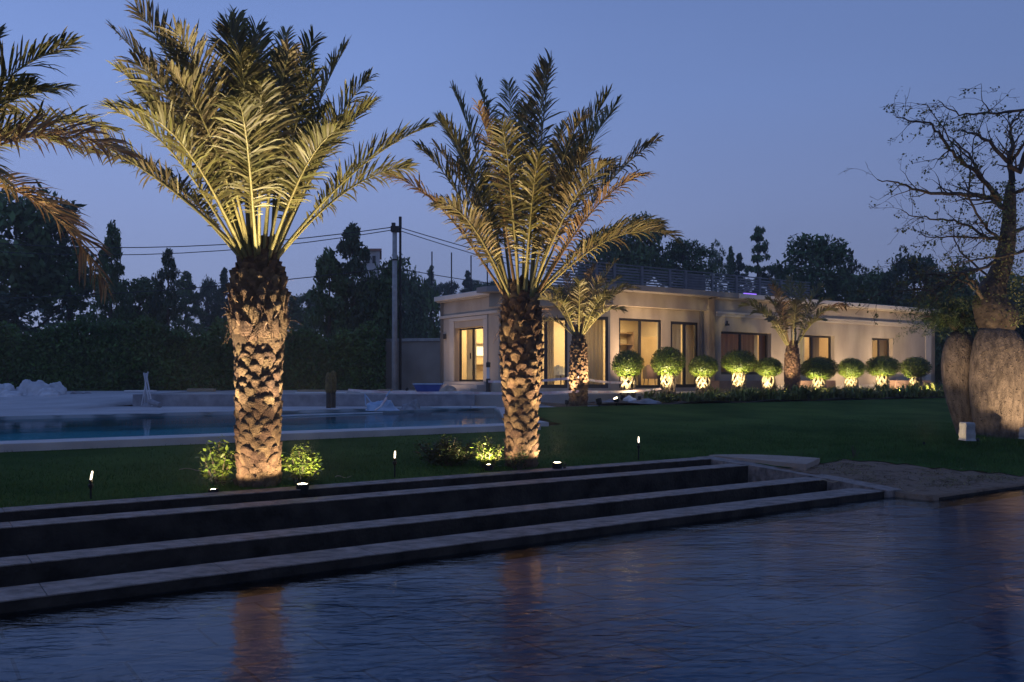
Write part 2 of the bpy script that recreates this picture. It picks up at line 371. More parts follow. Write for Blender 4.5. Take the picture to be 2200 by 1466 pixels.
_c = [(11.2, 7.6), (12.4, 7.2), (12.0, 6.7), (10.9, 7.1), (12.9, 6.5), (13.0, 6.7), (11.6, 6.5), (11.8, 8.0), (10.9, 8.1)]
V3 = []; 
for (cu, cs) in _c:
    rg_ = np.random.RandomState(int(cu * 10)); n_ = 260; a_ = rg_.uniform(0, 6.28, n_)
    P_ = np.array([tuple(W(cu + rg_.normal(0, .30), cs + rg_.normal(0, .13), 0)) for _ in range(n_)]); P_[:, 2] = [gz(*US(p[0], p[1])) + .002 for p in P_]
    h_ = rg_.uniform(.01, .05, n_); d_ = np.stack([np.cos(a_), np.sin(a_), 0 * a_], 1); wd_ = np.stack([-np.sin(a_), np.cos(a_), 0 * a_], 1) * .006
    V3.append((P_ - wd_, P_ + wd_, P_ + d_ * h_[:, None] * 1.6 + np.array((0, 0, 1.)) * h_[:, None] * .6))
A_ = np.concatenate([v[0] for v in V3]); B_ = np.concatenate([v[1] for v in V3]); C_ = np.concatenate([v[2] for v in V3]); i_ = np.arange(len(A_))
tag(np_mesh('dry_grass', np.concatenate([A_, B_, C_]), np.stack([i_, i_ + len(A_), i_ + 2 * len(A_)], 1), mat('dry grass', (.12, .085, .03), (.22, .17, .07), 3, rough=.9, rand=.4)), 'dry grass and leaf litter scattered on the sandy soil', 'grass', kind='stuff')
gr = np_mesh('grass', np.concatenate([V1, V2]), np.concatenate([F1, F2 + len(V1)]), M['grass']); tag(gr, 'short green grass blades across the lawn', 'grass', kind='stuff')
# --- reflecting basin in the foreground
b = MB(); b.quad(W(-60, -40, 0), W(70, -40, 0), W(70, 6.44, 0), W(-60, 6.44, 0)); 
b = MB(); b.add([W(-60, -40, 0), W(70, -40, 0), W(70, 6.1, 0), W(10.45, 6.1, 0), W(10.45, 6.56, 0), W(-60, 6.56, 0)], [(0, 1, 2, 3, 4, 5)])
tag(b.build('basin_water', M['water']), kind='structure')
b = MB(); b.quad(W(-60, -40, -.10), W(70, -40, -.10), W(70, 6.5, -.10), W(-60, 6.5, -.10)); tag(b.build('basin_floor', M['tile_in']), kind='structure')
b = MB(); b.ubox(10.62, 60, 6.02, 6.16, -.5, .03); o = b.build('basin_kerb', M['stone_dark']); tag(o, kind='structure')
# --- stepped stone channels between basin and lawn
st = empty('stepped_channel', W(4, 8, 0), 0, 'four long grey stone ledges stepping up from the dark water basin with channels between', 'stone steps')
def part(mb, name, m, parent, **k):
    o = mb.build(name, m, parent, **k); o.matrix_parent_inverse = parent.matrix_world.inverted() if False else Matrix.Translation(-parent.location) if parent.rotation_euler.z == 0 else (Matrix.Translation(parent.location) @ Matrix.Rotation(parent.rotation_euler.z, 4, 'Z')).inverted()
    return o
BANDS = [(6.57, 6.99, .08), (7.41, 7.75, .152), (8.77, 9.10, .228), (9.50, 9.80, .27)]
for i, (s0, s1, z) in enumerate(BANDS):
    m_ = MB(); 
    u = -16.0; k = 0
    while u < 10.3:
        L_ = 1.2; u1 = min(u + L_, 10.3); m_.ubox(u, u1 - .005, s0, s1, z - .010, z); u = u1; k += 1
    part(m_, 'stone_coping', M['stone'], st, bevel=.002)
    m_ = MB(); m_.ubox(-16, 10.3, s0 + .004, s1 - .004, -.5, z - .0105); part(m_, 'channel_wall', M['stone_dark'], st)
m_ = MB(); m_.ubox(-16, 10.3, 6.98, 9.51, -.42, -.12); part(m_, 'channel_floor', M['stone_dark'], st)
# sloping end rim on the right
m_ = MB()
rim = [(6.52, .083), (7.41, .155), (8.77, .231), (9.82, .272)]
for (sa, za), (sb, zb) in zip(rim, rim[1:]):
    m_.add([W(10.304, sa, -.5), W(10.62, sa, -.5), W(10.62, sb, -.5), W(10.304, sb, -.5), W(10.304, sa, za), W(10.62, sa, za), W(10.62, sb, zb), W(10.304, sb, zb)],
           [(0, 3, 2, 1), (4, 5, 6, 7), (0, 1, 5, 4), (1, 2, 6, 5), (2, 3, 7, 6), (3, 0, 4, 7)])
part(m_, 'end_rim', M['stone'], st)
# curved concrete apron behind the corner of the ledges
pts = []
for k in range(13):
    a = k / 12 * math.pi * .5
    pts.append((10.43 + 1.0 * math.sin(a) ** 1.2, 8.3 + 1.75 * math.cos(a) ** .8 if k < 12 else 8.3))
pts = [(10.63, 8.0)] + [(10.63 + 1.0 * math.sin(k / 12 * math.pi / 2), 8.5 + 1.35 * math.cos(k / 12 * math.pi / 2)) for k in range(12, -1, -1)]
m_ = MB(); m_.prism([tuple(W(u, s)[:2]) for u, s in pts], .02, .285); o = m_.build('concrete_apron', mat('pale screed', (.30, .23, .18), (.38, .30, .24), 3, rough=.95, bump=.4)); tag(o, 'pale rounded concrete apron at the right corner of the stone ledges', 'concrete slab')
# --- swimming pool
def gon(P, z, name, m, flip=False):
    b = MB(); b.add([W(u, s, z) for u, s in P], [tuple(range(len(P)))]); o = b.build(name, m); tag(o, kind='structure'); return o
gon(POOL, .53, 'pool_water', M['pool_water'])
gon(POOL, .20, 'pool_floor', M['pool_tile'])
b = MB()
for (p, q) in zip(POOL, POOL[1:]):
    b.quad(W(*p, -.72), W(*q, -.72), W(*q, .52), W(*p, .52))
o = b.build('pool_wall', M['pool_tile']); tag(o, kind='structure')
b = MB(); b.ubox(-30, 10.7, 14.45, 15.15, .30, .58); o = b.build('pool_coping', M['coping'], bevel=.01); tag(o, kind='structure')
b = MB()
def strip(P, off, z0, z1):
    for (u0, s0), (u1, s1) in zip(P, P[1:]):
        d = Vector((u1 - u0, s1 - s0)).normalized(); n = Vector((d.y, -d.x)) * off
        a = [(u0, s0), (u1, s1), (u1 + n.x, s1 + n.y), (u0 + n.x, s0 + n.y)]
        b.prism([tuple(W(*q)[:2]) for q in a], z0, z1)
strip([(11.0, 15.15), (12.3, 18.2), (14.6, 21.8), (15.9, 24.05)], .35, .28, .575)
o = b.build('pool_coping', M['coping']); tag(o, kind='structure')
# --- deck beyond the pool, rising as a ramp on the left, patio in front of the house
def dz(x, y):
    base = .60
    lim = (300 - 1100) / F * 28.6
    r = sm(25, 36, y) * .37 * (1 if x < lim - .8 else 0)
    return base + r
V = []; Fq = []; idx = {}
xs = fr(-60, -12.85, 1.0) + [-12.84] + fr(-12, 12, 1.0); ys = fr(12, 29, .5) + fr(30, 60, 1.0)
def deck_keep(x, y):
    u, s = US(x, y)
    if s < 24.05: 
        return s > 15.2 and u > pool_edge(s) + .36 and y > 26.9 and u < 20
    return u < 30 and y < 45 and (y < 28.62 or x < -12.84)
for i, x in enumerate(xs):
    for j, y in enumerate(ys):
        idx[i, j] = len(V); V.append((x, y, dz(x, y)))
for i in range(len(xs) - 1):
    for j in range(len(ys) - 1):
        u, s = US(.5 * (xs[i] + xs[i + 1]), .5 * (ys[j] + ys[j + 1]))
        # keep the deck off the pool with a finer test at the corners
        if all(deck_keep(x, y) or True for x in (0,)) and deck_keep(.5 * (xs[i] + xs[i + 1]), .5 * (ys[j] + ys[j + 1])):
            Fq.append((idx[i, j], idx[i + 1, j], idx[i + 1, j + 1], idx[i, j + 1]))
o = np_mesh('pool_deck', V, Fq, M['deck']); tag(o, kind='structure')
b = MB(); b.ubox(-30, 15.9, 24.05, 24.5, .30, .612); o = b.build('pool_coping', M['deck']); tag(o, kind='structure')
# raised platform (front edge faces the camera)
XL, XR = (300 - 1100) / F * 28.6, 8.0
b = MB(); b.prism([(XL, 28.62), (.9, 28.62), tuple(W(28.5, 23.0)[:2]), tuple(W(28.5, 27)[:2]), tuple(W(22, 34)[:2]), (XL, 46)], .2, .97); o = b.build('patio', M['patio']); tag(o, kind='structure')
b = MB(); b.prism([(XL - .16, 28.45), (-1.2, 28.45), (-1.2, 28.617), (XL, 28.617), (XL, 46), (XL - .16, 46)], .2, .985); o = b.build('platform_wall', M['block']); tag(o, 'rough grey block retaining wall along the raised platform beyond the swimming pool', 'retaining wall')
# bed behind the lawn
b = MB()
V, Fq = grid(fr(15.6, 60, .4), fr(19.85, 25.1, .35), lambda u, s: .70 + .06 * math.sin(u * 1.7) * math.sin(s * 2.1), lambda u, s: not (u < 19 and s > 21.9) and not (u < 28.4 and s > 22.95), .03)
o = np_mesh('planting_bed', V, Fq, M['dark_ground']); tag(o, kind='structure')
# mound soil skirt is part of the ground sheet
# ================================================================== HOUSE
hs = empty('garden_house', W(30, 27, .9), 0, 'long single storey beige house with flat roof, lit windows and a canted glass bay', 'house')
FZ = 1.12; RZ = 4.78
def seg_wall(mb, p, q, z0, z1, th, ops):
    """wall from p to q (xy), thickness behind the face (left of p->q), openings (a0,a1,zb,zt) measured along it"""
    p = Vector(p[:2]); q = Vector(q[:2]); d = (q - p); Lw = d.length; d.normalize(); n = Vector((-d.y, d.x)) * th
    def bx(a0, a1, za, zb):
        if a1 - a0 < .004 or zb - za < .004: return
        A = p + d * a0; B = p + d * a1
        mb.prism([tuple(A), tuple(B), tuple(B + n), tuple(A + n)], za, zb)
    a = 0
    for (a0, a1, zb, zt) in sorted(ops):
        bx(a, a0, z0, z1); bx(a0, a1, z0, zb); bx(a0, a1, zt, z1); a = a1
    bx(a, Lw, z0, z1)
def opening(p, q, a0, a1, zb, zt, back, mulls=(.5,), fw=.07, name='window', glass=True, parent=None, handle=False):
    """frame, glass of one opening; back = depth of the frame behind the face"""
    p = Vector(p[:2]); q = Vector(q[:2]); d = (q - p).normalized(); n = Vector((-d.y, d.x))
    def P(a, k): v = p + d * a + n * k; return (v.x, v.y)
    b = MB()
    def bx(x0, x1, z0, z1, k0=back, k1=back + .08):
        b.prism([P(x0, k0), P(x1, k0), P(x1, k1), P(x0, k1)], z0, z1)
    bx(a0, a0 + fw, zb, zt); bx(a1 - fw, a1, zb, zt); bx(a0 + fw, a1 - fw, zt - fw, zt); bx(a0 + fw, a1 - fw, zb, zb + fw * 1.2)
    for m_ in mulls:
        c = a0 + (a1 - a0) * m_; bx(c - fw * .6, c + fw * .6, zb + fw * 1.2, zt - fw, back + .004, back + .07)
    w_ = part(b, name, M['frame'], parent or hs)
    if glass:
        g_ = MB(); k = back + .04; g_.prism([P(a0 + fw * .8, k), P(a1 - fw * .8, k), P(a1 - fw * .8, k + .006), P(a0 + fw * .8, k + .006)], zb + fw, zt - fw * .8)
        o = g_.build('pane', M['glass']); o.parent = w_; 
    if handle:
        h_ = MB(); c = a0 + (a1 - a0) * .42
        h_.prism([P(c, back - .04), P(c + .03, back - .04), P(c + .03, back - .004), P(c, back - .004)], zb + .95, zb + 1.2)
        o = h_.build('handle', M['metal_dark']); o.parent = w_
    return P
Bp = W(22.5, 25.9); Ap = W(19.4, 29.0); Cp = W(19.4, 33.6); Dp = W(27.55, 25.9); Ep = W(27.55, 25.2); Gp = W(44.0, 25.2); Hp = W(44.0, 33.6)
walls = MB()
def a_on(p, q, px):        # distance along p->q where the pixel column px meets it
    k = (px - 1100) / F; p = Vector(p[:2]); d = (Vector(q[:2]) - p).normalized()
    return (k * p.y - p.x) / (d.x - k * d.y)
# end face with the sliding door (seen from C to A)
a0, a1 = a_on(Cp, Ap, 981), a_on(Cp, Ap, 1040)
seg_wall(walls, Cp, Ap, .6, RZ, .3, [(a0 - .16, a1 + .0, 1.36, 3.62)])
opening(Cp, Ap, a0, a1, 1.36, 3.60, .14, name='sliding_door', handle=True)
# chamfer A -> B
c0, c1 = a_on(Ap, Bp, 1108), a_on(Ap, Bp, 1219); c2, c3 = a_on(Ap, Bp, 1238), a_on(Ap, Bp, 1309)
Lc = (Vector(Bp[:2]) - Vector(Ap[:2])).length
seg_wall(walls, Ap, Bp, .6, RZ, .25, [(c0, c1, FZ, 3.86), (c2, min(c3, Lc - .08), FZ, 3.88)])
opening(Ap, Bp, c0, c1, FZ, 3.86, .03, mulls=(.58,), fw=.11, name='glass_door', handle=True)
opening(Ap, Bp, c2, min(c3, Lc - .08), FZ, 3.88, .03, mulls=(), fw=.12)
# front of the bay B -> D
b0, b1 = a_on(Bp, Dp, 1330), a_on(Bp, Dp, 1421); b2, b3 = a_on(Bp, Dp, 1441), a_on(Bp, Dp, 1500)
seg_wall(walls, Bp, Dp, .6, RZ, .25, [(b0, b1, FZ, 3.85), (b2, b3, FZ, 3.82)])
opening(Bp, Dp, b0, b1, FZ, 3.85, .03, mulls=(.50,), fw=.09)
opening(Bp, Dp, b2, b3, FZ, 3.82, .03, mulls=(.52,), fw=.11)
# right wing
seg_wall(walls, Dp, Ep, .6, RZ, .3, [])
ops = []
for x0, x1 in ((1549, 1657), (1718, 1793), (1873, 1918)):
    ops.append((a_on(Ep, Gp, x0), a_on(Ep, Gp, x1), 1.66, 3.45))
seg_wall(walls, Ep, Gp, .6, RZ, .3, ops)
for i, (p0, p1, zb, zt) in enumerate(ops): opening(Ep, Gp, p0, p1, zb, zt, .20, fw=.085, mulls=(.45,) if i < 2 else (.52,))
seg_wall(walls, Gp, Hp, .6, RZ, .3, []); seg_wall(walls, Hp, Cp, .6, RZ, .3, [])
part(walls, 'wall', M['plaster'], hs)
# cornices and mouldings
def band(pts, off0, off1, z0, z1, closed=False):
    """moulding that follows the outline pts on its outer side"""
    b = MB(); P = [Vector(p[:2]) for p in pts]; n = len(P)
    def offs(o):
        out_ = []
        for i in range(n):
            d1 = (P[i] - P[i - 1]).normalized() if i > 0 else (P[1] - P[0]).normalized()
            d2 = (P[i + 1] - P[i]).normalized() if i < n - 1 else d1
            n1 = Vector((d1.y, -d1.x)); n2 = Vector((d2.y, -d2.x)); m_ = (n1 + n2).normalized()
            out_.append(P[i] + m_ * (o / max(.35, m_.dot(n1))))
        return out_
    A = offs(off0); B = offs(off1)
    for i in range(n - 1): b.prism([tuple(B[i]), tuple(B[i + 1]), tuple(A[i + 1]), tuple(A[i])], z0, z1)
    return b
part(band([Cp + Vector((-.1, 0, 0)) * 0, Ap], -.2, .32, 4.83, 5.03), 'cornice', M['plaster_w'], hs, bevel=.02)
part(band([Cp, Ap], -.1, .18, RZ, 4.829), 'cornice', M['plaster_l'], hs)
part(band([Cp, Ap], 0, .07, 4.08, 4.20), 'moulding', M['plaster_l'], hs, bevel=.01)
for k_, (aa, bb) in enumerate(((a0 - .52, a0 - .161), (a1 + .0, a1 + .30))):
    b = MB(); p = Vector(Cp[:2]); d = (Vector(Ap[:2]) - p).normalized(); n = Vector((d.y, -d.x)) * .05
    A = p + d * aa; B = p + d * bb; b.prism([tuple(A + n), tuple(B + n), tuple(B), tuple(A)], 1.36, 3.9); part(b, 'door_surround', M['plaster_l'], hs, bevel=.01)
b = MB(); A = p + d * (a0 - .52); B = p + d * (a1 + .30)
b.prism([tuple(A + n * 1.1), tuple(B + n * 1.1), tuple(B), tuple(A)], 3.903, 4.05); part(b, 'door_surround', M['plaster_l'], hs, bevel=.01)
# right wing trim
Ex = W(27.62, 25.2); Gx = W(44.25, 25.2)
part(band([W(28.75, 25.2), Gx], -.3, .32, 4.83, 5.03), 'parapet_cap', M['plaster_w'], hs, bevel=.02)
part(band([W(27.63, 25.2), Gx], -.25, .20, RZ, 4.829), 'parapet_cap', M['plaster_l'], hs, bevel=.01)
part(band([Ex, W(44, 25.2)], .0, .09, 4.16, 4.26), 'moulding', M['plaster_l'], hs, bevel=.012)
part(band([Ex, W(44, 25.2)], .0, .05, 4.06, 4.157), 'moulding', M['plaster_l'], hs, bevel=.012)
b = MB(); b.ubox(43.1, 43.6, 25.17, 25.198, .6, 4.05); part(b, 'pilaster', M['plaster_l'], hs, bevel=.01)
b = MB(); b.ubox(27.64, 44.0, 25.14, 25.198, .6, 1.2); part(b, 'plinth', M['plaster_l'], hs)
# flat roof slab over the bay + fascia
slabP = [(18.55, 28.55), (22.15, 24.95), (28.74, 24.95), (28.74, 33), (19.2, 33), (19.2, 29.3), (18.55, 29.3)]
b = MB(); b.prism([tuple(W(*q)[:2]) for q in slabP], 4.84, 5.05); part(b, 'roof_slab', M['slab'], hs)
b = MB(); b.prism([tuple(W(*q)[:2]) for q in [(28.75, 25.5), (44, 25.5), (44, 33.6), (28.75, 33.6)]], 4.785, 4.95); part(b, 'roof_slab', M['slab'], hs)
part(band([W(18.95, 29.0), W(22.33, 25.55), W(27.6, 25.55)], -.3, 0, 4.30, 4.838), 'fascia', M['plaster'], hs)
b = MB(); b.ubox(27.38, 27.48, 25.76, 25.86, .97, 4.30); part(b, 'downpipe', M['rail'], hs)
# floor, inside walls, ceiling
b = MB(); b.prism([tuple(W(*q)[:2]) for q in [(19.72, 33.3), (19.72, 29.3), (22.7, 26.2), (27.8, 26.2), (27.8, 25.51), (43.7, 25.51), (43.7, 33.3)][::-1]][::-1], 1.0, FZ - .012); part(b, 'interior_floor', M['int_floor'], hs)
b = MB(); b.prism([tuple(W(*q)[:2]) for q in [(19.72, 29.35), (22.7, 26.2), (27.83, 26.2), (27.83, 25.51), (43.69, 25.51), (43.69, 33.29), (19.72, 33.29)]], 4.3, 4.36); part(b, 'ceiling', M['interior'], hs)
def iw(u0, u1, s0, s1, m='interior', z1=4.297): 
    b = MB(); b.ubox(u0, u1, s0, s1, FZ - .01, z1); part(b, 'interior_wall', M[m], hs)
iw(19.71, 43.6, 33.0, 33.28); iw(21.9, 22.0, 30.2, 32.99); iw(22.01, 27.9, 30.2, 30.3); iw(27.91, 28.0, 25.9, 32.99)
iw(33.7, 33.8, 25.52, 32.99); iw(38.9, 39.0, 25.52, 32.99); iw(28.01, 33.69, 29.4, 29.5); iw(33.81, 38.89, 28.6, 28.7); iw(39.01, 43.6, 28.5, 28.6); iw(43.6, 43.69, 25.52, 33.28)
# curtains (wavy sheets)
def curtain(p, q, z0, z1, m, amp=.04, waves=9, parent=None):
    p = Vector(p[:2]); q = Vector(q[:2]); d = (q - p); n = Vector((-d.y, d.x)).normalized(); k = waves * 8; b = MB(); V = []
    for i in range(k + 1):
        c = p + d * (i / k) + n * amp * math.sin(i / 8 * 2 * math.pi); V += [(c.x, c.y, z0), (c.x, c.y, z1)]
    b.add(V, [(2 * i, 2 * i + 2, 2 * i + 3, 2 * i + 1) for i in range(k)])
    o = part(b, 'curtain', M[m], hs, smooth=True); sd = o.modifiers.new('thickness', 'SOLIDIFY'); sd.thickness = .006; return o
uA, uB = uS(1549, 25.2), uS(1657, 25.2)
curtain(W(uA - .2, 25.75), W(uA + 2.05, 25.75), FZ + .02, 3.9, 'curtain'); curtain(W(uA + 2.1, 25.8), W(uA + 2.75, 25.8), FZ + .02, 3.9, 'curtain', waves=5)
curtain(W(uA + 2.75, 25.9), W(uA + 3.1, 25.9), FZ + .02, 3.9, 'curtain_l', waves=3); curtain(W(uA + 3.1, 25.8), W(uB + .3, 25.8), FZ + .02, 3.9, 'curtain', waves=5)
uA, uB = uS(1718, 25.2), uS(1793, 25.2)
curtain(W(uA - .2, 25.75), W(uA + 1.05, 25.75), FZ + .02, 3.9, 'curtain', waves=6); curtain(W(uA + 1.5, 25.8), W(uB - .35, 25.8), FZ + .02, 3.9, 'curtain', waves=7)
uA, uB = uS(1873, 25.2), uS(1918, 25.2)
curtain(W(uA + 1.55, 25.75), W(uB + .3, 25.75), FZ + .02, 3.9, 'curtain', waves=5)
curtain(W(19.95, 32.3), W(19.95, 31.5), 1.36, 3.9, 'curtain_l', waves=4)
curtain(ray(1240, 0, 34.9), ray(1296, 0, 34.7), FZ + .02, 3.95, 'curtain_l', waves=7)
curtain(ray(1176, 0, 35.6), ray(1190, 0, 35.5), FZ + .02, 3.95, 'curtain_l', waves=3)
curtain(W(uS(1446, 26.2), 26.35), W(uS(1468, 26.2), 26.35), FZ + .02, 3.95, 'curtain_l', waves=4); curtain(W(uS(1475, 26.2), 26.35), W(uS(1500, 26.2), 26.35), FZ + .02, 3.95, 'curtain_l', waves=5)
# entrance steps at the end door
b = MB(); p = Vector(Cp[:2]); d = (Vector(Ap[:2]) - p).normalized(); n = Vector((d.y, -d.x))
for k_ in range(3):
    A = p + d * (a0 - .55); B = p + d * (a1 + .55); r_ = .34 * (3 - k_); q_ = .34 * (2 - k_)
    b.prism([tuple(A + n * r_), tuple(B + n * r_), tuple(B + n * (q_ + .003)), tuple(A + n * (q_ + .003))] if k_ < 2 else [tuple(A + n * r_), tuple(B + n * r_), tuple(B + n * .003), tuple(A + n * .003)], .95, 1.36 - .13 * (2 - k_))
part(b, 'step', M['patio'], hs, bevel=.008)
# wall lamp and camera on the wall
b = MB(); pl = W(28.15, 25.06, 3.72); b.box(pl, (.16, .12, .08)); b.box(pl + Vector((0, .03, .10)), (.06, .08, .12)); part(b, 'security_camera', M['frame'], hs)
# ---- railing on the roof
rl = empty('roof_railing', W(22, 28, 5.05), 0, 'dark blue grey slatted metal railing along the edge of the flat roof', 'railing')
u0_, u1_ = 21.0, 37.5
b = MB()
for k in range(9):
    z = 5.16 + k * .118; b.ubox(u0_, u1_, 28.0, 28.02, z, z + .070)
part(b, 'slat_panel', M['rail'], rl)
for px in (1280, 1319, 1378, 1438, 1472, 1529, 1581, 1631, 1677):
    b = MB(); u = uS(px, 28); b.ubox(u - .06, u + .06, 27.93, 27.998, 5.0, 6.26); part(b, 'post', M['rail'], rl)
b = MB(); b.ubox(u0_, u1_, 27.96, 28.06, 6.262, 6.30); part(b, 'top_rail', M['rail'], rl)
for px0, px1 in ((1474, 1520),):
    b = MB(); b.ubox(uS(px0, 28), uS(px1, 28), 28.12, 28.15, 5.1, 6.2); part(b, 'backing_panel', mat('pale panel', (.18, .19, .21), (.25, .26, .29), 2), rl)
b = MB(); b.ubox(uS(1601, 28.4), uS(1627, 28.4), 28.4, 28.55, 5.10, 5.62); o = b.build('light_panel', M['purple'], bevel=.12); tag(o, 'glowing purple light panel behind the slats of the roof railing', 'light')
# ---- boundary wall with pillar
bw = empty('boundary_wall', at(880, 42, .97), 0, 'grey plastered garden wall with a flat coping between the hedge and the house', 'garden wall')
P0, P1 = at(700, 42.5), at(946, 41)
d = (P1 - P0); d.normalize(); n = Vector((-d.y, d.x, 0)) * .25
b = MB(); b.prism([P0[:2], P1[:2], (P1 + n)[:2], (P0 + n)[:2]], .5, 3.22); part(b, 'wall', M['wall_grey'], bw)
b = MB(); b.prism([(P0 - n * .3)[:2], (P1 - n * .3)[:2], (P1 + n * 1.3)[:2], (P0 + n * 1.3)[:2]], 3.222, 3.36); part(b, 'coping', M['concrete'], bw, bevel=.01)
q = at(838, 41.6); b = MB(); b.box((q.x, q.y - .12, 1.95), (.3, .3, 2.5)); part(b, 'pillar', M['wall_grey'], bw)
# ---- furniture inside
def chair(loc, rz, m, label, scale=1.0):
    c = empty('armchair', loc, rz, label, 'chair')
    b = MB(); b.box((0, 0, .42), (.56, .54, .12)); o = b.build('seat', m, c, bevel=.04)
    b = MB()
    for k in range(9):
        a0_ = -1.9 + k * 3.8 / 9; a1_ = a0_ + 3.8 / 9 + .002
        for (aa, bb) in ((a0_, a1_),):
            p_ = [(.30 * math.sin(aa), .05 + .30 * math.cos(aa)), (.30 * math.sin(bb), .05 + .30 * math.cos(bb)), (.34 * math.sin(bb), .05 + .34 * math.cos(bb)), (.34 * math.sin(aa), .05 + .34 * math.cos(aa))]
            h_ = .92 - .22 * abs(k - 4) / 4
            b.prism(p_[::-1], .36, h_)
    b.build('backrest', m, c)
    for sx in (-.22, .22):
        for sy in (-.2, .22):
            b = MB(); b.tube([(sx, sy, .38), (sx * 1.15, sy * 1.15, 0)], [.02, .014], 8); b.build('leg', M['frame'], c)
    return c
m_dark = mat('dark brown upholstery', (.06, .035, .025), (.10, .06, .04), 4, rough=.8)
m_pale = mat('pale upholstery', (.45, .47, .5), (.6, .62, .65), 4, rough=.8)
chair(Vector((*at(1400, 35.6)[:2], FZ)), R(150), m_dark, 'dark brown tub chair behind the glass beside the second round tree')
chair(Vector((*at(1272, 35.6)[:2], FZ)), R(200), m_pale, 'pale tub chair behind the narrow glass of the bay right of the small palm')
chair(Vector((*at(1201, 36.4)[:2], FZ)), R(170), m_pale, 'pale tub chair seen through the glass door left of the small palm')
# sofa-like lounge and shelf units
b = empty('wall_shelf', W(21.80, 31.0, 2.4), 0, 'pale wall shelf with lit niche seen through the end door', 'shelf')
q = MB(); q.ubox(20.5, 21.88, 32.70, 32.99, 2.10, 2.15); q.ubox(20.5, 21.88, 32.70, 32.99, 3.03, 3.08); part(q, 'board', M['interior'], b)
q = MB(); q.ubox(20.75, 21.5, 32.93, 32.99, 2.5, 2.9); part(q, 'lit_niche', M['screen'], b)
b = empty('cupboard', W(24.3, 30.0, FZ), 0, 'cream cupboard with open shelves behind the wide bay window', 'cupboard')
q = MB()
for z in (1.2, 1.9, 2.55, 3.0, 3.5): q.ubox(26.2, 27.2, 29.75, 30.18, z, z + .05)
q.ubox(26.14, 26.197, 29.75, 30.18, FZ, 3.6); q.ubox(27.203, 27.26, 29.75, 30.18, FZ, 3.6); part(q, 'shelf', mat('shelf brown', (.2, .13, .07), (.3, .2, .12), 3), b)
q = MB(); q.ubox(27.35, 27.88, 28.0, 29.6, FZ, 3.35); o = q.build('wardrobe', mat('tan wardrobe', (.34, .24, .12), (.42, .31, .17), 2), bevel=.01); tag(o, 'tall tan wardrobe at the back of the bay room', 'wardrobe')
# table with lamp seen at the door
t_ = empty('side_table', Vector((*at(1205, 35.9)[:2], FZ)), 0, 'small round side table behind the glass door of the bay', 'table')
q = MB(); q.lathe([(.0, .50), (.34, .50), (.34, .53), (0, .53)], 20); q.build('tabletop', M['white_panel'], t_)
q = MB(); q.lathe([(.16, 0), (.15, .02), (.025, .04), (.025, .49), (0, .495)], 16); q.build('leg', M['frame'], t_)
cn = empty('chandelier', W(uS(1888, 26.6), 27.0, 3.5), 0, 'small lit chandelier seen through the rightmost window of the house', 'lamp')
q = MB(); q.tube([(0, 0, .8), (0, 0, 0)], .012, 6); q.build('rod', M['frame'], cn)
for k in range(5):
    a = k * 2 * math.pi / 5; q = MB(); q.tube([(0, 0, 0), (.14 * math.cos(a), .14 * math.sin(a), -.06), (.24 * math.cos(a), .24 * math.sin(a), .0)], .009, 5); ar = q.build('arm', M['frame'], cn)
    q = MB(); q.lathe([(.02, 0), (.035, .04), (.03, .09), (.0, .11)], 8, (.24 * math.cos(a), .24 * math.sin(a), .0)); q.build('bulb', M['lamp_warm'], ar)
# room lights
def area(name, loc, size, power, c=(1, .66, .33), rot=(0, 0, TH), shape='RECTANGLE', sy=None):
    l = bpy.data.lights.new(name, 'AREA'); l.shape = shape; l.size = size; l.size_y = sy or size; l.energy = power; l.color = c
    o = bpy.data.objects.new(name, l); col.objects.link(o); o.location = loc; o.rotation_euler = rot; return o
area('room_light', W(20.8, 31.2, 4.25), 1.4, 190, sy=2.2)
area('room_light', W(24.6, 28.2, 4.25), 4, 330, sy=2.2)
area('room_light', W(30.9, 27.6, 4.25), 4, 150, sy=1.6, c=(1, .60, .28))
area('room_light', W(36.3, 27.2, 4.25), 4, 130, sy=1.6, c=(1, .60, .28))
area('room_light', W(41.3, 27.1, 4.25), 3, 90, sy=1.6, c=(1, .62, .30))
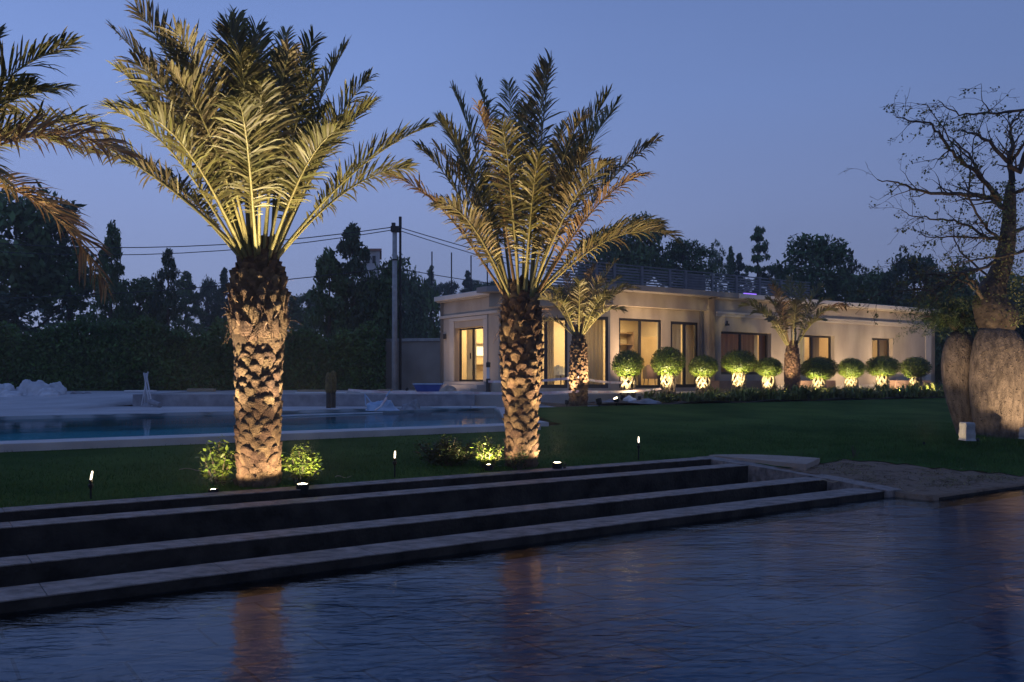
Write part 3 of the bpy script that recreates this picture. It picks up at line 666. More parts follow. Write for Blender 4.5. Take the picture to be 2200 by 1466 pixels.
# ================================================================== PALMS
def frond_mesh(P0, P1, P2, P3, out, Lmax, npair, rg, petiole=.26, rw=.022, droop=.25, wid=.013):
    """one palm frond along a cubic curve; out = horizontal outward direction (for the upper side). returns (rachis V,F),(leaf V,F)"""
    P0, P1, P2, P3 = [np.array(p, float) for p in (P0, P1, P2, P3)]
    def C(t): t = np.asarray(t)[..., None]; return (1 - t) ** 3 * P0 + 3 * t * (1 - t) ** 2 * P1 + 3 * t * t * (1 - t) * P2 + t ** 3 * P3
    def D(t): t = np.asarray(t)[..., None]; return 3 * (1 - t) ** 2 * (P1 - P0) + 6 * t * (1 - t) * (P2 - P1) + 3 * t * t * (P3 - P2)
    mb = MB(); ts = np.linspace(0, 1, 12); pts = C(ts)
    mb.tube([tuple(p) for p in pts], [rw * (1.45 - 1.3 * t ** .7) * (1.25 if t < .08 else 1) for t in ts], 5)
    out = np.array(out, float)
    V = []; Fc = []; roll = rg.normal(0, .22); roll2 = rg.normal(0, .5)
    tl = petiole + (1 - petiole) * (np.linspace(0, 1, npair) ** .92)
    for sd in (-1, 1):
        for i, t in enumerate(tl):
            t = min(.999, t + rg.uniform(-.004, .004))
            if rg.rand() < .05: continue
            p = C(t); T = D(t); T /= np.linalg.norm(T)
            n = np.array((0, 0, 1.)) - .8 * out; n = n - T * n.dot(T); n = n + np.cross(T, n) * (roll + roll2 * (t - .5))
            nn = np.linalg.norm(n); n = n / nn if nn > 1e-3 else -out
            B = np.cross(T, n)
            x = max(0.0, (t - petiole) / (1 - petiole))
            prof = (.45 + .75 * math.sin(min(1, x * 1.25 + .08) * math.pi * .5)) * (1 - .62 * x ** 2.6)
            if x < .06: prof *= .5
            Ll = Lmax * prof * rg.uniform(.82, 1.12)
            ang = R(72 - 42 * x) + rg.normal(0, .10)              # angle from the rachis
            lift = R(rg.choice([12, 28, 44])) + rg.normal(0, .09)
            side = B * sd * math.cos(lift) + n * math.sin(lift)
            d = T * math.cos(ang) + side * math.sin(ang)
            wdir = np.cross(d, n * math.cos(lift) - B * sd * math.sin(lift)); wl = np.linalg.norm(wdir); wdir = wdir / wl if wl > 1e-4 else T
            tw = rg.normal(0, .35); nd = np.cross(d, wdir); wdir = wdir * math.cos(tw) + nd * math.sin(tw)
            wv = wid * rg.uniform(.85, 1.2)
            g = np.array((0, 0, -1.)) * (droop + abs(rg.normal(0, .14))) * Ll
            k = len(V)
            a = p; m1 = p + d * Ll * .38 + g * .10; m2 = p + d * Ll * .74 + g * .38; e_ = p + d * Ll + g * .8
            V += [a - wdir * wv * .5, a + wdir * wv * .5, m1 - wdir * wv, m1 + wdir * wv, m2 - wdir * wv * .8, m2 + wdir * wv * .8, e_ - wdir * .001, e_ + wdir * .001]
            Fc += [(k, k + 1, k + 3, k + 2), (k + 2, k + 3, k + 5, k + 4), (k + 4, k + 5, k + 7, k + 6)]
    return mb, V, Fc
def trunk_boots(prof, H, rg, bw=.21, bh=.155, row=.084, proud=.040, shag=None, per=11, lift=.35):
    """overlapping leaf bases round a trunk; prof(z)->radius"""
    V = []; Fc = []; z = -.06; r_ = 0
    nu, nv = 5, 5
    while z < H:
        rad = prof(max(z, 0)); n = max(6, int(round(2 * math.pi * rad / bw * 1.0)))
        for k in range(n):
            a = 2 * math.pi * (k + .5 * (r_ % 2)) / n + rg.normal(0, .05)
            zz = z + rg.normal(0, .014); s_ = shag(zz) if shag else 0
            w_ = bw * rg.uniform(.46, .60); h_ = bh * rg.uniform(.85, 1.2) * (1 + .5 * s_); pr = proud * rg.uniform(.6, 1.35) * (1 + .5 * s_)
            tilt = rg.normal(0, .12)
            base = len(V)
            for j in range(nv):
                v = j / (nv - 1)
                for i in range(nu):
                    u_ = i / (nu - 1) * 2 - 1
                    ww = w_ * (.55 + .45 * math.sin(min(1, v * 1.3) * math.pi / 2)) * (1 - (.25 + .2 * s_) * max(0, v - .6) / .4)
                    aa = a + (u_ * ww) / max(rad, .1) + tilt * v
                    zt = zz + h_ * v - .030 * u_ * u_ * v - .01 * (1 - v) * u_ * u_
                    dome = (1 - .72 * abs(u_) ** 2.0)
                    rr = rad * .95 + pr * (v ** .8) * dome + .006 * rg.normal()
                    V.append((rr * math.cos(aa), rr * math.sin(aa), zt))
            for j in range(nv - 1):
                for i in range(nu - 1):
                    q = base + j * nu + i; Fc.append((q, q + 1, q + nu + 1, q + nu))
            # the cut top going back into the trunk
            kk = len(V)
            for i in range(nu):
                x, y, zt = V[base + (nv - 1) * nu + i]; rr = math.hypot(x, y); f_ = (rad * .86) / rr
                V.append((x * f_, y * f_, zt + .012 + .02 * s_))
            for i in range(nu - 1):
                q = base + (nv - 1) * nu + i; Fc.append((q, q + 1, kk + i + 1, kk + i))
        z += row * rg.uniform(.94, 1.06); r_ += 1
    return V, Fc
def fibres(prof, z0, z1, n, rg, Ln=.12):
    V = []; Fc = []
    for _ in range(n):
        a = rg.uniform(0, 2 * math.pi); z = rg.uniform(z0, z1); r = prof(z) + .03; L_ = Ln * rg.uniform(.4, 1.3)
        p = np.array((r * math.cos(a), r * math.sin(a), z)); d = np.array((math.cos(a) * .5 + rg.normal(0, .5), math.sin(a) * .5 + rg.normal(0, .5), rg.choice([-1, -.5, .8]) + rg.normal(0, .3)))
        d /= np.linalg.norm(d); wv = np.cross(d, (math.cos(a), math.sin(a), 0)); wv = wv / (np.linalg.norm(wv) + 1e-6) * rg.uniform(.003, .008)
        k = len(V); m_ = p + d * L_ * .5; e_ = p + d * L_ + np.array((0, 0, -.3)) * L_
        V += [p - wv, p + wv, m_ - wv * .8, m_ + wv * .8, e_ - wv * .2, e_ + wv * .2]; Fc += [(k, k + 1, k + 3, k + 2), (k + 2, k + 3, k + 5, k + 4)]
    return V, Fc
def lerp_prof(tab):
    zs = [a for a, _ in tab]; rs = [b for _, b in tab]
    return lambda z: float(np.interp(z, zs, rs))
def date_palm(loc, H, tab, fronds, label, seed, scale=1.0, bprm={}, nfill=10, mats=('palm_leaf', 'palm_leaf_mid', 'palm_leaf_dry'), shag=None, Lmax=.46, npair=82, bmat='boot', wid=.0108, fillL=2.6, bw=.175, group='date palms in the garden'):
    rg = np.random.RandomState(seed)
    root = empty('date_palm', loc, 0, label, 'palm', group)
    prof = lerp_prof(tab)
    mb = MB(); zs = np.linspace(-.15, H, 26); mb.lathe([(prof(max(z, 0)) * .95, z) for z in zs] + [(.02, H + .02)], 24)
    tr = mb.build('trunk', M['trunk_core'], root, smooth=True)
    V, Fc = trunk_boots(prof, H + .06, rg, shag=shag, bw=bw, **bprm)
    np_mesh('leaf_bases', V, Fc, M[bmat], tr)
    if shag:
        zt = [z for z in np.linspace(0, H, 40) if shag(z) > .3]
        V, Fc = fibres(prof, min(zt), max(zt), 220, rg, .15); np_mesh('trunk_fibre', V, Fc, M['boot'], tr)
    rt = prof(H)
    specs = list(fronds)
    for k in range(nfill):       # upright and rear fronds that fill the heart of the crown
        a = k * 2.399 + rg.uniform(-.2, .2); e = R(rg.uniform(52, 86)); L_ = fillL * rg.uniform(.78, 1.02)
        h = L_ * math.cos(e); specs.append(((h * math.cos(a), h * math.sin(a), L_ * math.sin(e)), .0, rg.choice([0, 0, 1]), 1.0))
    for i, sp in enumerate(specs):
        (tx, ty, tz), bow, kind, wsc = sp
        T = np.array((tx, ty, tz), float); hor = np.array((tx, ty, 0)); hl = np.linalg.norm(hor); o_ = hor / hl if hl > .05 else np.array((0, -1., 0))
        base = o_ * rt * .75 + np.array((0, 0, H - .12 + rg.uniform(-.05, .08)))
        Lf = np.linalg.norm(T)
        # leave steeply, then lean out; bow lifts the middle of the frond
        p1 = base + np.array((0, 0, 1.)) * Lf * .10 + T * .22
        p2 = base * .3 + (np.array((0, 0, H)) + T * .66) * .7 + np.array((0, 0, 1.)) * (Lf * .16 + bow) * .9 + np.array((0, 0, .3 * H)) * 0
        p2 = np.array((0, 0, H)) + T * .60 + np.array((0, 0, 1.)) * (Lf * .12 + bow)
        p3 = np.array((0, 0, H)) + T
        mb, V, Fc = frond_mesh(base, p1, p2, p3, o_, Lmax * wsc, npair, rg, petiole=rg.uniform(.24, .36), wid=wid, droop=rg.uniform(.08, .34) + (.15 if kind == 2 else 0), rw=.02)
        fo = np_mesh('frond', V, Fc, M[mats[kind]], root)
        mb.build('rachis', M['rachis'] if kind < 2 else M['palm_leaf_dry'], fo, smooth=True)
    return root
def tips(base, scale, lst):
    """frond tips measured on the photo as metres from the crown base; y is the depth of the tip"""
    return [(((px - base[0]) / scale, d, (base[1] - py) / scale), bow, kind, w_) for (px, py, d, bow, kind, w_) in lst]
P1c = W(*US(*at(555, 10.32)[:2]), .25)
g1 = tips((555, 550), 184, [
    (236, 62, .15, .05, 1, 1.05), (352, 80, -.75, .10, 1, 1.1), (264, 172, .5, .0, 0, 1), (300, 190, -.5, .1, 0, 1), (480, 6, .5, 0, 0, 1.1), (572, 12, .9, 0, 0, .9), (630, 66, .8, 0, 0, .8),
    (733, 86, .3, .0, 0, 1), (806, 240, -.2, .12, 0, 1.05), (918, 272, .1, .0, 0, .95), (30, 262, -.3, .10, 1, .95), (562, 150, -1.15, .12, 1, 1.05), (662, 175, -.9, .1, 1, 1),
    (760, 330, -.9, .18, 0, .95), (330, 300, -1.1, .2, 0, 1), (430, 175, -1.0, .1, 0, 1.1), (250, 340, .4, .1, 0, .9), (700, 200, 1.2, .1, 0, 1), (400, 110, 1.3, .1, 0, 1), (470, 250, -1.5, .2, 1, 1), (640, 280, -1.5, .2, 0, 1),
    (520, 90, -.5, .05, 0, 1.05), (600, 110, .2, 0, 0, 1), (150, 310, .5, .12, 1, .95), (860, 330, .8, .1, 0, .9), (290, 110, 1.0, .1, 0, 1), (690, 120, -.4, .1, 0, 1), (400, 230, -1.4, .2, 1, 1.1), (590, 210, -1.3, .15, 0, 1.05), (350, 200, .1, .1, 0, 1), (760, 200, .8, .1, 0, 1), (500, 200, -1.7, .25, 1, 1.1), (620, 330, -1.9, .3, 0, 1), (410, 330, -1.6, .3, 0, 1), (545, 60, .1, .05, 0, 1.1)])
tabA = [(0, .245), (.4, .245), (.8, .252), (1.3, .262), (1.57, .262), (1.75, .315), (2.05, .31), (2.35, .27), (2.55, .21), (2.8, .19)]
date_palm(P1c, 2.72, tabA, g1, 'large date palm with bright uplit fronds and a bulging shaggy trunk, left of centre', 11, nfill=6, shag=lambda z: 1.0 * sm(1.62, 1.78, z) * (1 - sm(2.2, 2.5, z)))
P2c = at(1120, 12.42, .26)
g2 = tips((1120, 640), 153, [
    (838, 392, -.3, .22, 2, .9), (900, 320, .1, .1, 0, 1), (934, 234, .6, .0, 0, 1), (970, 186, .2, .0, 0, .9), (1026, 164, .4, .0, 0, .9), (1092, 146, .8, 0, 0, 1), (1182, 160, -.4, .0, 1, 1.1), (1168, 200, -.9, .1, 1, 1.1),
    (1222, 232, .9, 0, 0, .9), (1334, 206, .5, .05, 0, 1.1), (1300, 230, -.4, .05, 0, 1.1), (1418, 296, .3, .05, 1, 1), (1368, 402, -.6, .2, 2, 1.05), (1446, 515, -.1, .38, 1, .9), (1432, 470, .6, .2, 0, .9),
    (1034, 285, -1.1, .1, 2, 1), (960, 300, -.7, .1, 0, 1), (1240, 300, -1.0, .2, 1, 1), (1290, 400, -1.2, .25, 1, 1), (1340, 330, 1.0, .2, 0, 1), (960, 470, -1.0, .2, 1, .9), (1080, 330, -1.4, .2, 0, 1), (1130, 260, -.5, .1, 0, 1.05), (930, 430, .7, .2, 0, .9)])
tabB = [(0, .22), (.6, .225), (1.0, .25), (1.25, .285), (1.6, .29), (2.0, .28), (2.3, .22), (2.5, .18)]
date_palm(P2c, 2.42, tabB, g2, 'dense date palm with dark blue green fronds and brown tips, nearest the middle', 23, nfill=7, bmat='boot', bprm=dict(row=.092, bh=.14, proud=.046), shag=lambda z: .35 * sm(1.5, 1.9, z))
P3c = at(1243, 26.1, .70)
g3 = tips((1243, 712), 72.8, [(1162, 640, -.3, .3, 1, 1), (1160, 600, .3, .2, 0, 1), (1210, 588, -.5, .1, 2, 1), (1272, 575, -.6, .1, 2, 1.1), (1322, 560, .0, .1, 1, 1.1), (1346, 612, .1, .2, 0, 1), (1368, 615, .2, .35, 1, 1), (1300, 640, -1.0, .3, 0, 1), (1190, 650, -.9, .3, 0, 1), (1240, 610, -1, .2, 0, 1), (1255, 600, .8, .1, 0, 1), (1330, 668, -.8, .3, 0, .9), (1150, 700, .2, .45, 1, .9), (1285, 605, -.9, .2, 1, 1.1), (1215, 620, .8, .2, 0, 1), (1335, 590, .6, .2, 0, 1), (1180, 620, -.4, .3, 0, 1)])
tabC = [(0, .26), (.5, .27), (1.2, .26), (1.6, .24), (1.9, .17), (2.2, .13)]
date_palm(P3c, 2.15, tabC, g3, 'small date palm with pale cut leaf bases standing on the patio edge before the bay', 31, nfill=3, Lmax=.45, npair=42, fillL=1.7, wid=.016, bw=.15)
P4c = at(1702, 33.1, .72)
g4 = tips((1702, 738), 57, [(1598, 655, .2, .5, 0, 1.1), (1648, 618, -.7, .2, 2, 1.3), (1672, 600, .8, .2, 0, 1.2), (1712, 590, .9, .2, 0, 1.2), (1762, 616, -.1, .25, 0, 1.3), (1818, 656, .1, .5, 2, 1.1), (1640, 688, -.7, .3, 1, 1), (1752, 690, -.8, .3, 0, 1), (1690, 650, -1.2, .2, 1, 1.1), (1790, 640, .6, .4, 0, 1.1), (1620, 640, .8, .3, 0, 1), (1730, 610, .4, .2, 0, 1.3), (1655, 640, .3, .3, 0, 1.2), (1780, 668, -.6, .45, 0, 1.1), (1615, 672, -.4, .5, 0, 1.1)])
tabD = [(0, .27), (.6, .28), (1.2, .27), (1.6, .25), (1.9, .2), (2.1, .15)]
date_palm(P4c, 2.05, tabD, g4, 'small dark trunked date palm among the round clipped trees in the border', 37, nfill=2, Lmax=.42, npair=36, fillL=1.8, wid=.023, bmat='boot_dark', bw=.15)
P0c = at(-298, 8.18, .25)
g0 = tips((-298, 470), 232, [(130, 92, .2, .10, 0, 1), (112, 222, -.2, .25, 0, 1), (268, 346, -.1, .42, 2, 1.1), (228, 622, .0, 1.0, 2, 1.0), (90, 300, .5, .4, 0, 1), (60, 420, -.5, .5, 1, .9), (60, 160, .6, .2, 0, 1), (180, 258, .5, .35, 0, .9), (-60, 60, .4, .1, 0, 1), (-200, -100, -.3, 0, 0, 1), (-500, -60, 0, .1, 0, 1), (-800, 200, .3, .3, 0, 1), (-700, 500, -.4, .6, 0, 1), (-300, 100, -1.5, .3, 0, 1), (-250, 0, 1.6, .2, 0, 1)])
date_palm(P0c, 2.8, tabA, g0, 'date palm whose fronds reach in from the left edge, its trunk out of frame', 41, nfill=4)
# ================================================================== ROUND CLIPPED TREES
def leaf_shell(n, rg, rx, rz, size, jitter=.08, inner=.86):
    V = []; Fc = []
    for i in range(n):
        c = rg.normal(size=3); c /= np.linalg.norm(c); r = rg.uniform(inner, 1.03) + rg.normal(0, jitter * .45)
        p = c * np.array((rx, rx, rz)) * r * (1 + .045 * math.sin(5 * c[0] + 3 * c[2]) * math.sin(4 * c[1]))
        d = c + rg.normal(0, .55, 3); d /= np.linalg.norm(d)
        s_ = size * rg.uniform(.6, 1.3); a = np.cross(d, rg.normal(size=3)); a /= np.linalg.norm(a); b_ = np.cross(d, a)
        if rg.rand() < .35: d2 = c; a = np.cross(d2, rg.normal(size=3)); a /= np.linalg.norm(a); b_ = d2 * .8 + np.cross(d2, a) * .5
        k = len(V)
        V += [p - b_ * s_, p - a * s_ * .42, p + b_ * s_, p + a * s_ * .42]; Fc.append((k, k + 1, k + 2, k + 3))
    return V, Fc
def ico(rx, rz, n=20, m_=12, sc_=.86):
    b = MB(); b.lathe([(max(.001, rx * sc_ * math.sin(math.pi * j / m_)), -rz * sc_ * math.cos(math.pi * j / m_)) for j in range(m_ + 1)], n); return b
def braided(rg, r, h, loc):
    b = MB(); nst = 8
    for sgn in (-1, 1):
        for k in range(nst):
            a0_ = 2 * math.pi * k / nst + rg.uniform(-.2, .2); pts = []; tw = sgn * rg.uniform(1.6, 2.6)
            for j in range(11):
                t = j / 10; a = a0_ + tw * t + .12 * math.sin(5 * t + k); rr = r * (1 + .14 * math.sin(math.pi * t * 1.0) - .25 * sm(.8, 1, t)) + sgn * .012
                pts.append((loc[0] + rr * math.cos(a), loc[1] + rr * math.sin(a), loc[2] + h * t))
            b.tube(pts, [.036 + .010 * rg.rand() for _ in pts], 6)
    return b
rgT = np.random.RandomState(5)
prot = []
for k in range(3):
    V, Fc = leaf_shell(4400, rgT, 1.0, 1.0, .066, inner=.84); me = np_mesh('foliage', V, Fc, M['leaf_t']); prot.append(me.data); bpy.data.objects.remove(me)
tops = [(1349, 783, 68, 62, 860, 'with trunk standing clear at the left end of the border'), (1435, 778, 73, 66, 850, 'tallest of the row, before the narrow bay window'), (1511, 788, 65, 50, 846, 'third from the left, before the corner of the bay'),
        (1588, 778, 76, 52, 846, 'wide, before the left half of the widest wing window'), (1652, 790, 60, 44, 846, 'small, touching the wide crown left of the dark trunked palm'), (1760, 792, 80, 50, 846, 'broad, immediately right of the dark trunked palm'),
        (1829, 792, 58, 46, 846, 'small, before the blank wall between two wing windows'), (1896, 788, 74, 46, 846, 'broad, under the rightmost house window'), (1967, 790, 64, 46, 846, 'last at the right end of the row, near the house corner')]
TOPI = []
for i, (px, py, w_, h_, pb, lb) in enumerate(tops):
    s_ = 22.4; t = tS(px, s_); k = t / F; z0 = .72; zc = zat(py, t); rx = w_ * k / 2 * .97; rz = h_ * k / 2 * .97
    root = empty('round_clipped_tree', at(px, t, z0), 0, 'round clipped tree, ' + lb, 'clipped tree', 'round clipped trees along the border')
    TOPI.append((root, px, t, rx, zc - rz, zc))
    zb = zc - z0 - rz * .72
    o = braided(rgT, .205, zb, (0, 0, 0)).build('braided_trunk', M['braid'], root, smooth=True)
    b = MB(); b.tube([(0, 0, -.05), (0, 0, zb * .5), (0, 0, zb + rz * .4)], [.15, .15, .10], 10)  # dark stem added to give the lattice gaps their shade
    for q in range(5):
        a = q * 1.26; b.tube([(.1 * math.cos(a), .1 * math.sin(a), zb - .05), (rx * .5 * math.cos(a), rx * .5 * math.sin(a), zb + rz * .45)], [.035, .02], 6)
    b.build('lattice_shade_stem', M['bark'], root)
    me = bpy.data.objects.new('foliage', prot[i % 3]); col.objects.link(me); me.parent = root; me.location = (0, 0, zc - z0); me.scale = (rx, rx, rz); me.rotation_euler = (0, 0, i * 1.3)
    o = ico(rx, rz, sc_=.80).build('foliage_shade_core', M['leaf_b'], root, smooth=True); o.location = (0, 0, zc - z0)  # core in a darker leaf colour puts shade inside the crown
# ================================================================== BORDER PLANTS
def strappy(n, rg, h, lean, w_):
    V = []; Fc = []
    for i in range(n):
        a = rg.uniform(0, 2 * math.pi); L_ = h * rg.uniform(.6, 1.15); l_ = lean * rg.uniform(.3, 1.2)
        p = np.array((rg.normal(0, .10), rg.normal(0, .10), 0)); o_ = np.array((math.cos(a), math.sin(a), 0)); wv = np.array((-o_[1], o_[0], 0)) * w_ * rg.uniform(.6, 1.2); k = len(V)
        for (t, ws) in ((0, .4), (.4, 1), (.75, .8), (1, .05)):
            c = p + o_ * l_ * t * t * 1.2 + np.array((0, 0, L_ * (t - .35 * t * t * l_ / h)))
            V += [c - wv * ws, c + wv * ws]
        Fc += [(k, k + 1, k + 3, k + 2), (k + 2, k + 3, k + 5, k + 4), (k + 4, k + 5, k + 7, k + 6)]
    return V, Fc
bp = []
for (n_, h_, l_, w_) in ((46, .42, .30, .022), (60, .34, .34, .03), (70, .28, .3, .018)):
    V, Fc = strappy(n_, rgT, h_, l_, w_); o = np_mesh('border_plant', V, Fc, M['leaf_p']); bp.append(o.data); bpy.data.objects.remove(o)
kb = 0
LAMPP = [at(px - 13, t - .85) for (_, px, t, _, _, _) in TOPI]
for row, s_ in enumerate((20.15, 20.65, 21.2, 21.8)):
    u = 19.8 + .25 * row if row else 20.6
    while u < 48:
        uu = u + rgT.uniform(-.15, .15); ssx = s_ + rgT.uniform(-.2, .2)
        pw = W(uu, ssx)
        if any((Vector(pw[:2]) - Vector(q[:2])).length < .42 for q in LAMPP): u += .3; continue
        o = bpy.data.objects.new('border_plant', bp[kb % 3]); col.objects.link(o); o.location = W(uu, ssx, .74); k = rgT.uniform(1.0, 1.6) * (.75 if uu < 23 else 1)
        o.scale = (k, k, k * rgT.uniform(.8, 1.2)); o.rotation_euler = (0, 0, rgT.uniform(0, 6.28))
        tag(o, 'low strappy leaved plant in the border in front of the round clipped trees', 'plant', 'low plants along the border'); u += rgT.uniform(.42, .66); kb += 1
# ================================================================== SHRUBS AT THE BIG PALMS
def shrub(loc, rx, ry, h, nst, nleaf, ls, m, label, seed, name='leafy_shrub', mstem='bark', group=None):
    rg = np.random.RandomState(seed); root = empty(name, loc, 0, label, 'shrub', group); b = MB(); V = []; Fc = []
    for i in range(nst):
        a = rg.uniform(0, 2 * math.pi); r = rg.uniform(.1, 1); ex, ey = rx * r * math.cos(a), ry * r * math.sin(a); hh = h * rg.uniform(.55, 1.0) * (1 - .35 * r * r)
        p0 = np.array((ex * .35, ey * .35, -.02)); p1 = np.array((ex * .6, ey * .6, hh * .5)); p2 = np.array((ex, ey, hh))
        b.tube([tuple(p0), tuple(p1), tuple(p2)], [.006, .005, .003], 5)
        for j in range(nleaf):
            t = rg.uniform(.3, 1.02); c = (1 - t) ** 2 * p0 + 2 * t * (1 - t) * p1 + t * t * p2 + rg.normal(0, ls * .45, 3)
            d = rg.normal(size=3); d[2] = d[2] * .35 + .15; d /= np.linalg.norm(d); s_ = ls * rg.uniform(.6, 1.25)
            w_ = np.cross(d, rg.normal(size=3) * .4 + np.array((0, 0, 1.))); w_ /= np.linalg.norm(w_) + 1e-6; k = len(V)
            nrm = np.cross(d, w_)
            V += [c, c + d * s_ * .45 + w_ * s_ * .26 - nrm * s_ * .06, c + d * s_, c + d * s_ * .45 - w_ * s_ * .26 - nrm * s_ * .06]; Fc.append((k, k + 1, k + 2, k + 3))
    b.build('stem', M[mstem], root); np_mesh('foliage', V, Fc, M[m], root); return root
shrub(at(470, 10.25, .25), .21, .16, .56, 26, 34, .075, 'leaf_s', 'leafy shrub lit bright green left of the big palm trunk, reddish stems showing', 51)
shrub(at(650, 10.42, .25), .26, .16, .50, 34, 38, .068, 'leaf_s', 'leafy shrub glowing yellow green behind the bright ground spotlight', 52)
shrub(at(958, 12.35, .26), .50, .28, .46, 80, 44, .055, 'leaf_b', 'wide dark bush spreading left of the middle palm', 53)
shrub(at(1046, 12.2, .26), .23, .16, .50, 34, 34, .055, 'leaf_s', 'small lit bush between the wide dark bush and the middle palm trunk', 54)
shrub(at(1112, 12.02, .26), .16, .05, .40, 16, 20, .042, 'leaf_b', 'dark climbing plant across the foot of the middle palm trunk', 55)
shrub(at(1212, 12.2, .26), .05, .05, .12, 6, 5, .03, 'leaf_s', 'tiny lit weed beside the spotlight right of the middle palm', 56)
shrub(at(1835, 14.2, .22), .12, .1, .24, 10, 6, .02, 'leaf_b', 'thin weed at the lawn edge left of the grassy mound', 57)
# ================================================================== BACKGROUND TREES
def crown_mesh(kind, seed, ncl, nper, leaf):
    """unit crown (radius ~1, height -1..1) as leaf sprays gathered in clumps"""
    rg = np.random.RandomState(seed); V = []; Fc = []
    for i in range(ncl):
        if kind == 'round':
            c = rg.normal(size=3); c /= np.linalg.norm(c); c *= rg.uniform(.35, .88) ** .8; c[2] = c[2] * .95; cr = rg.uniform(.16, .34)
        elif kind == 'column':
            z = rg.uniform(-1, .98); w_ = (1 - ((z + 1) / 2) ** 2.2) * .85 + .10; a = rg.uniform(0, 6.28); r = w_ * rg.uniform(.3, .9); c = np.array((r * math.cos(a), r * math.sin(a), z)); cr = rg.uniform(.14, .24) * (1.1 - .5 * (z + 1) / 2)
        elif kind == 'conifer':
            z = rg.uniform(-1, 1); w_ = (1 - (z + 1) / 2) * .9 + .06; a = rg.uniform(0, 6.28); r = w_ * rg.uniform(.2, 1); c = np.array((r * math.cos(a), r * math.sin(a), z - .15 * r)); cr = rg.uniform(.10, .22) * (1.2 - .5 * (z + 1) / 2)
        elif kind == 'tier':
            z = rg.choice([-.8, -.5, -.15, .15, .45, .75, .92]) + rg.normal(0, .04); w_ = (1 - abs(z) ** 3 * .6) * .75 * (1.15 - .35 * (z + 1) / 2); a = rg.uniform(0, 6.28); r = w_ * rg.uniform(.1, 1); c = np.array((r * math.cos(a), r * math.sin(a), z)); cr = rg.uniform(.12, .22)
        else:  # wispy
            c = rg.normal(size=3); c /= np.linalg.norm(c); c *= rg.uniform(.3, .95); cr = rg.uniform(.10, .24)
        sq = .55 if kind in ('tier', 'conifer') else .8
        for j in range(nper):
            d = rg.normal(size=3); d /= np.linalg.norm(d); p = c + d * np.array((1, 1, sq)) * cr * rg.uniform(.35, 1.05)
            s_ = leaf * rg.uniform(.5, 1.4); n = rg.normal(size=3) + d; n /= np.linalg.norm(n); a_ = np.cross(n, rg.normal(size=3)); a_ /= np.linalg.norm(a_); b_ = np.cross(n, a_)
            k = len(V); V += [p - a_ * s_, p - b_ * s_ * .45, p + a_ * s_, p + b_ * s_ * .45]; Fc.append((k, k + 1, k + 2, k + 3))
    return V, Fc
CR = {}
for kind, variants in (('round', 3), ('column', 2), ('conifer', 2), ('tier', 1), ('wispy', 2)):
    for v in range(variants):
        spec = {'round': (90, 75, .058), 'column': (110, 60, .05), 'conifer': (110, 55, .05), 'tier': (80, 60, .06), 'wispy': (80, 50, .05)}[kind]
        V, Fc = crown_mesh(kind, 100 + v + len(kind) * 7, *spec); me = np_mesh('crown', V, Fc, M['tree_leaf']); me.data.materials.clear(); me.data.materials.append(M['tree_leaf'] if v % 2 == 0 else M['tree_leaf2'])
        CR[kind, v] = me.data; bpy.data.objects.remove(me)
def bg_tree(px, ptop, pbot, wpx, t, kind, v, label, group, name='tree', zg=.6, rot=0):
    """a tree t metres away whose crown spans ptop..pbot and wpx wide"""
    ztop, zbot = zat(ptop, t), max(zat(pbot, t), zg); r = wpx * t / F / 2; h = (ztop - zbot) / 2
    root = empty(name, at(px, t, zg), 0, label, 'tree', group)
    b = MB(); H = ztop - zg; rt = max(.10, H * .018)
    b.tube([(0, 0, -.3), (rnd.uniform(-.1, .1), 0, H * .4), (0, 0, H * .92)], [rt, rt * .75, rt * .2], 8)
    for k in range(7):
        a = k * 2.4; z = zbot - zg + (h * 2) * (.1 + .11 * k); q = r * (.75 if kind in ('round', 'wispy') else .4) * (1 - .07 * k)
        b.tube([(0, 0, max(.2, z - q * .5)), (q * .5 * math.cos(a), q * .5 * math.sin(a), z - q * .1), (q * math.cos(a), q * math.sin(a), z + q * .35)], [rt * .4, rt * .28, rt * .08], 5)
    b.build('trunk', M['bark'], root)
    o = bpy.data.objects.new('crown', CR[kind, v]); col.objects.link(o); o.parent = root; o.location = (0, 0, (ztop + zbot) / 2 - zg); kw_ = 2.2 if kind == 'column' else 1.9 if kind == 'conifer' else (1.35 if kind == 'tier' else 1.2); o.scale = (r * kw_, r * kw_, h * 1.05); o.rotation_euler = (0, 0, rot)
    return root
GL = 'trees beyond the hedge'; GR = 'trees behind the house'
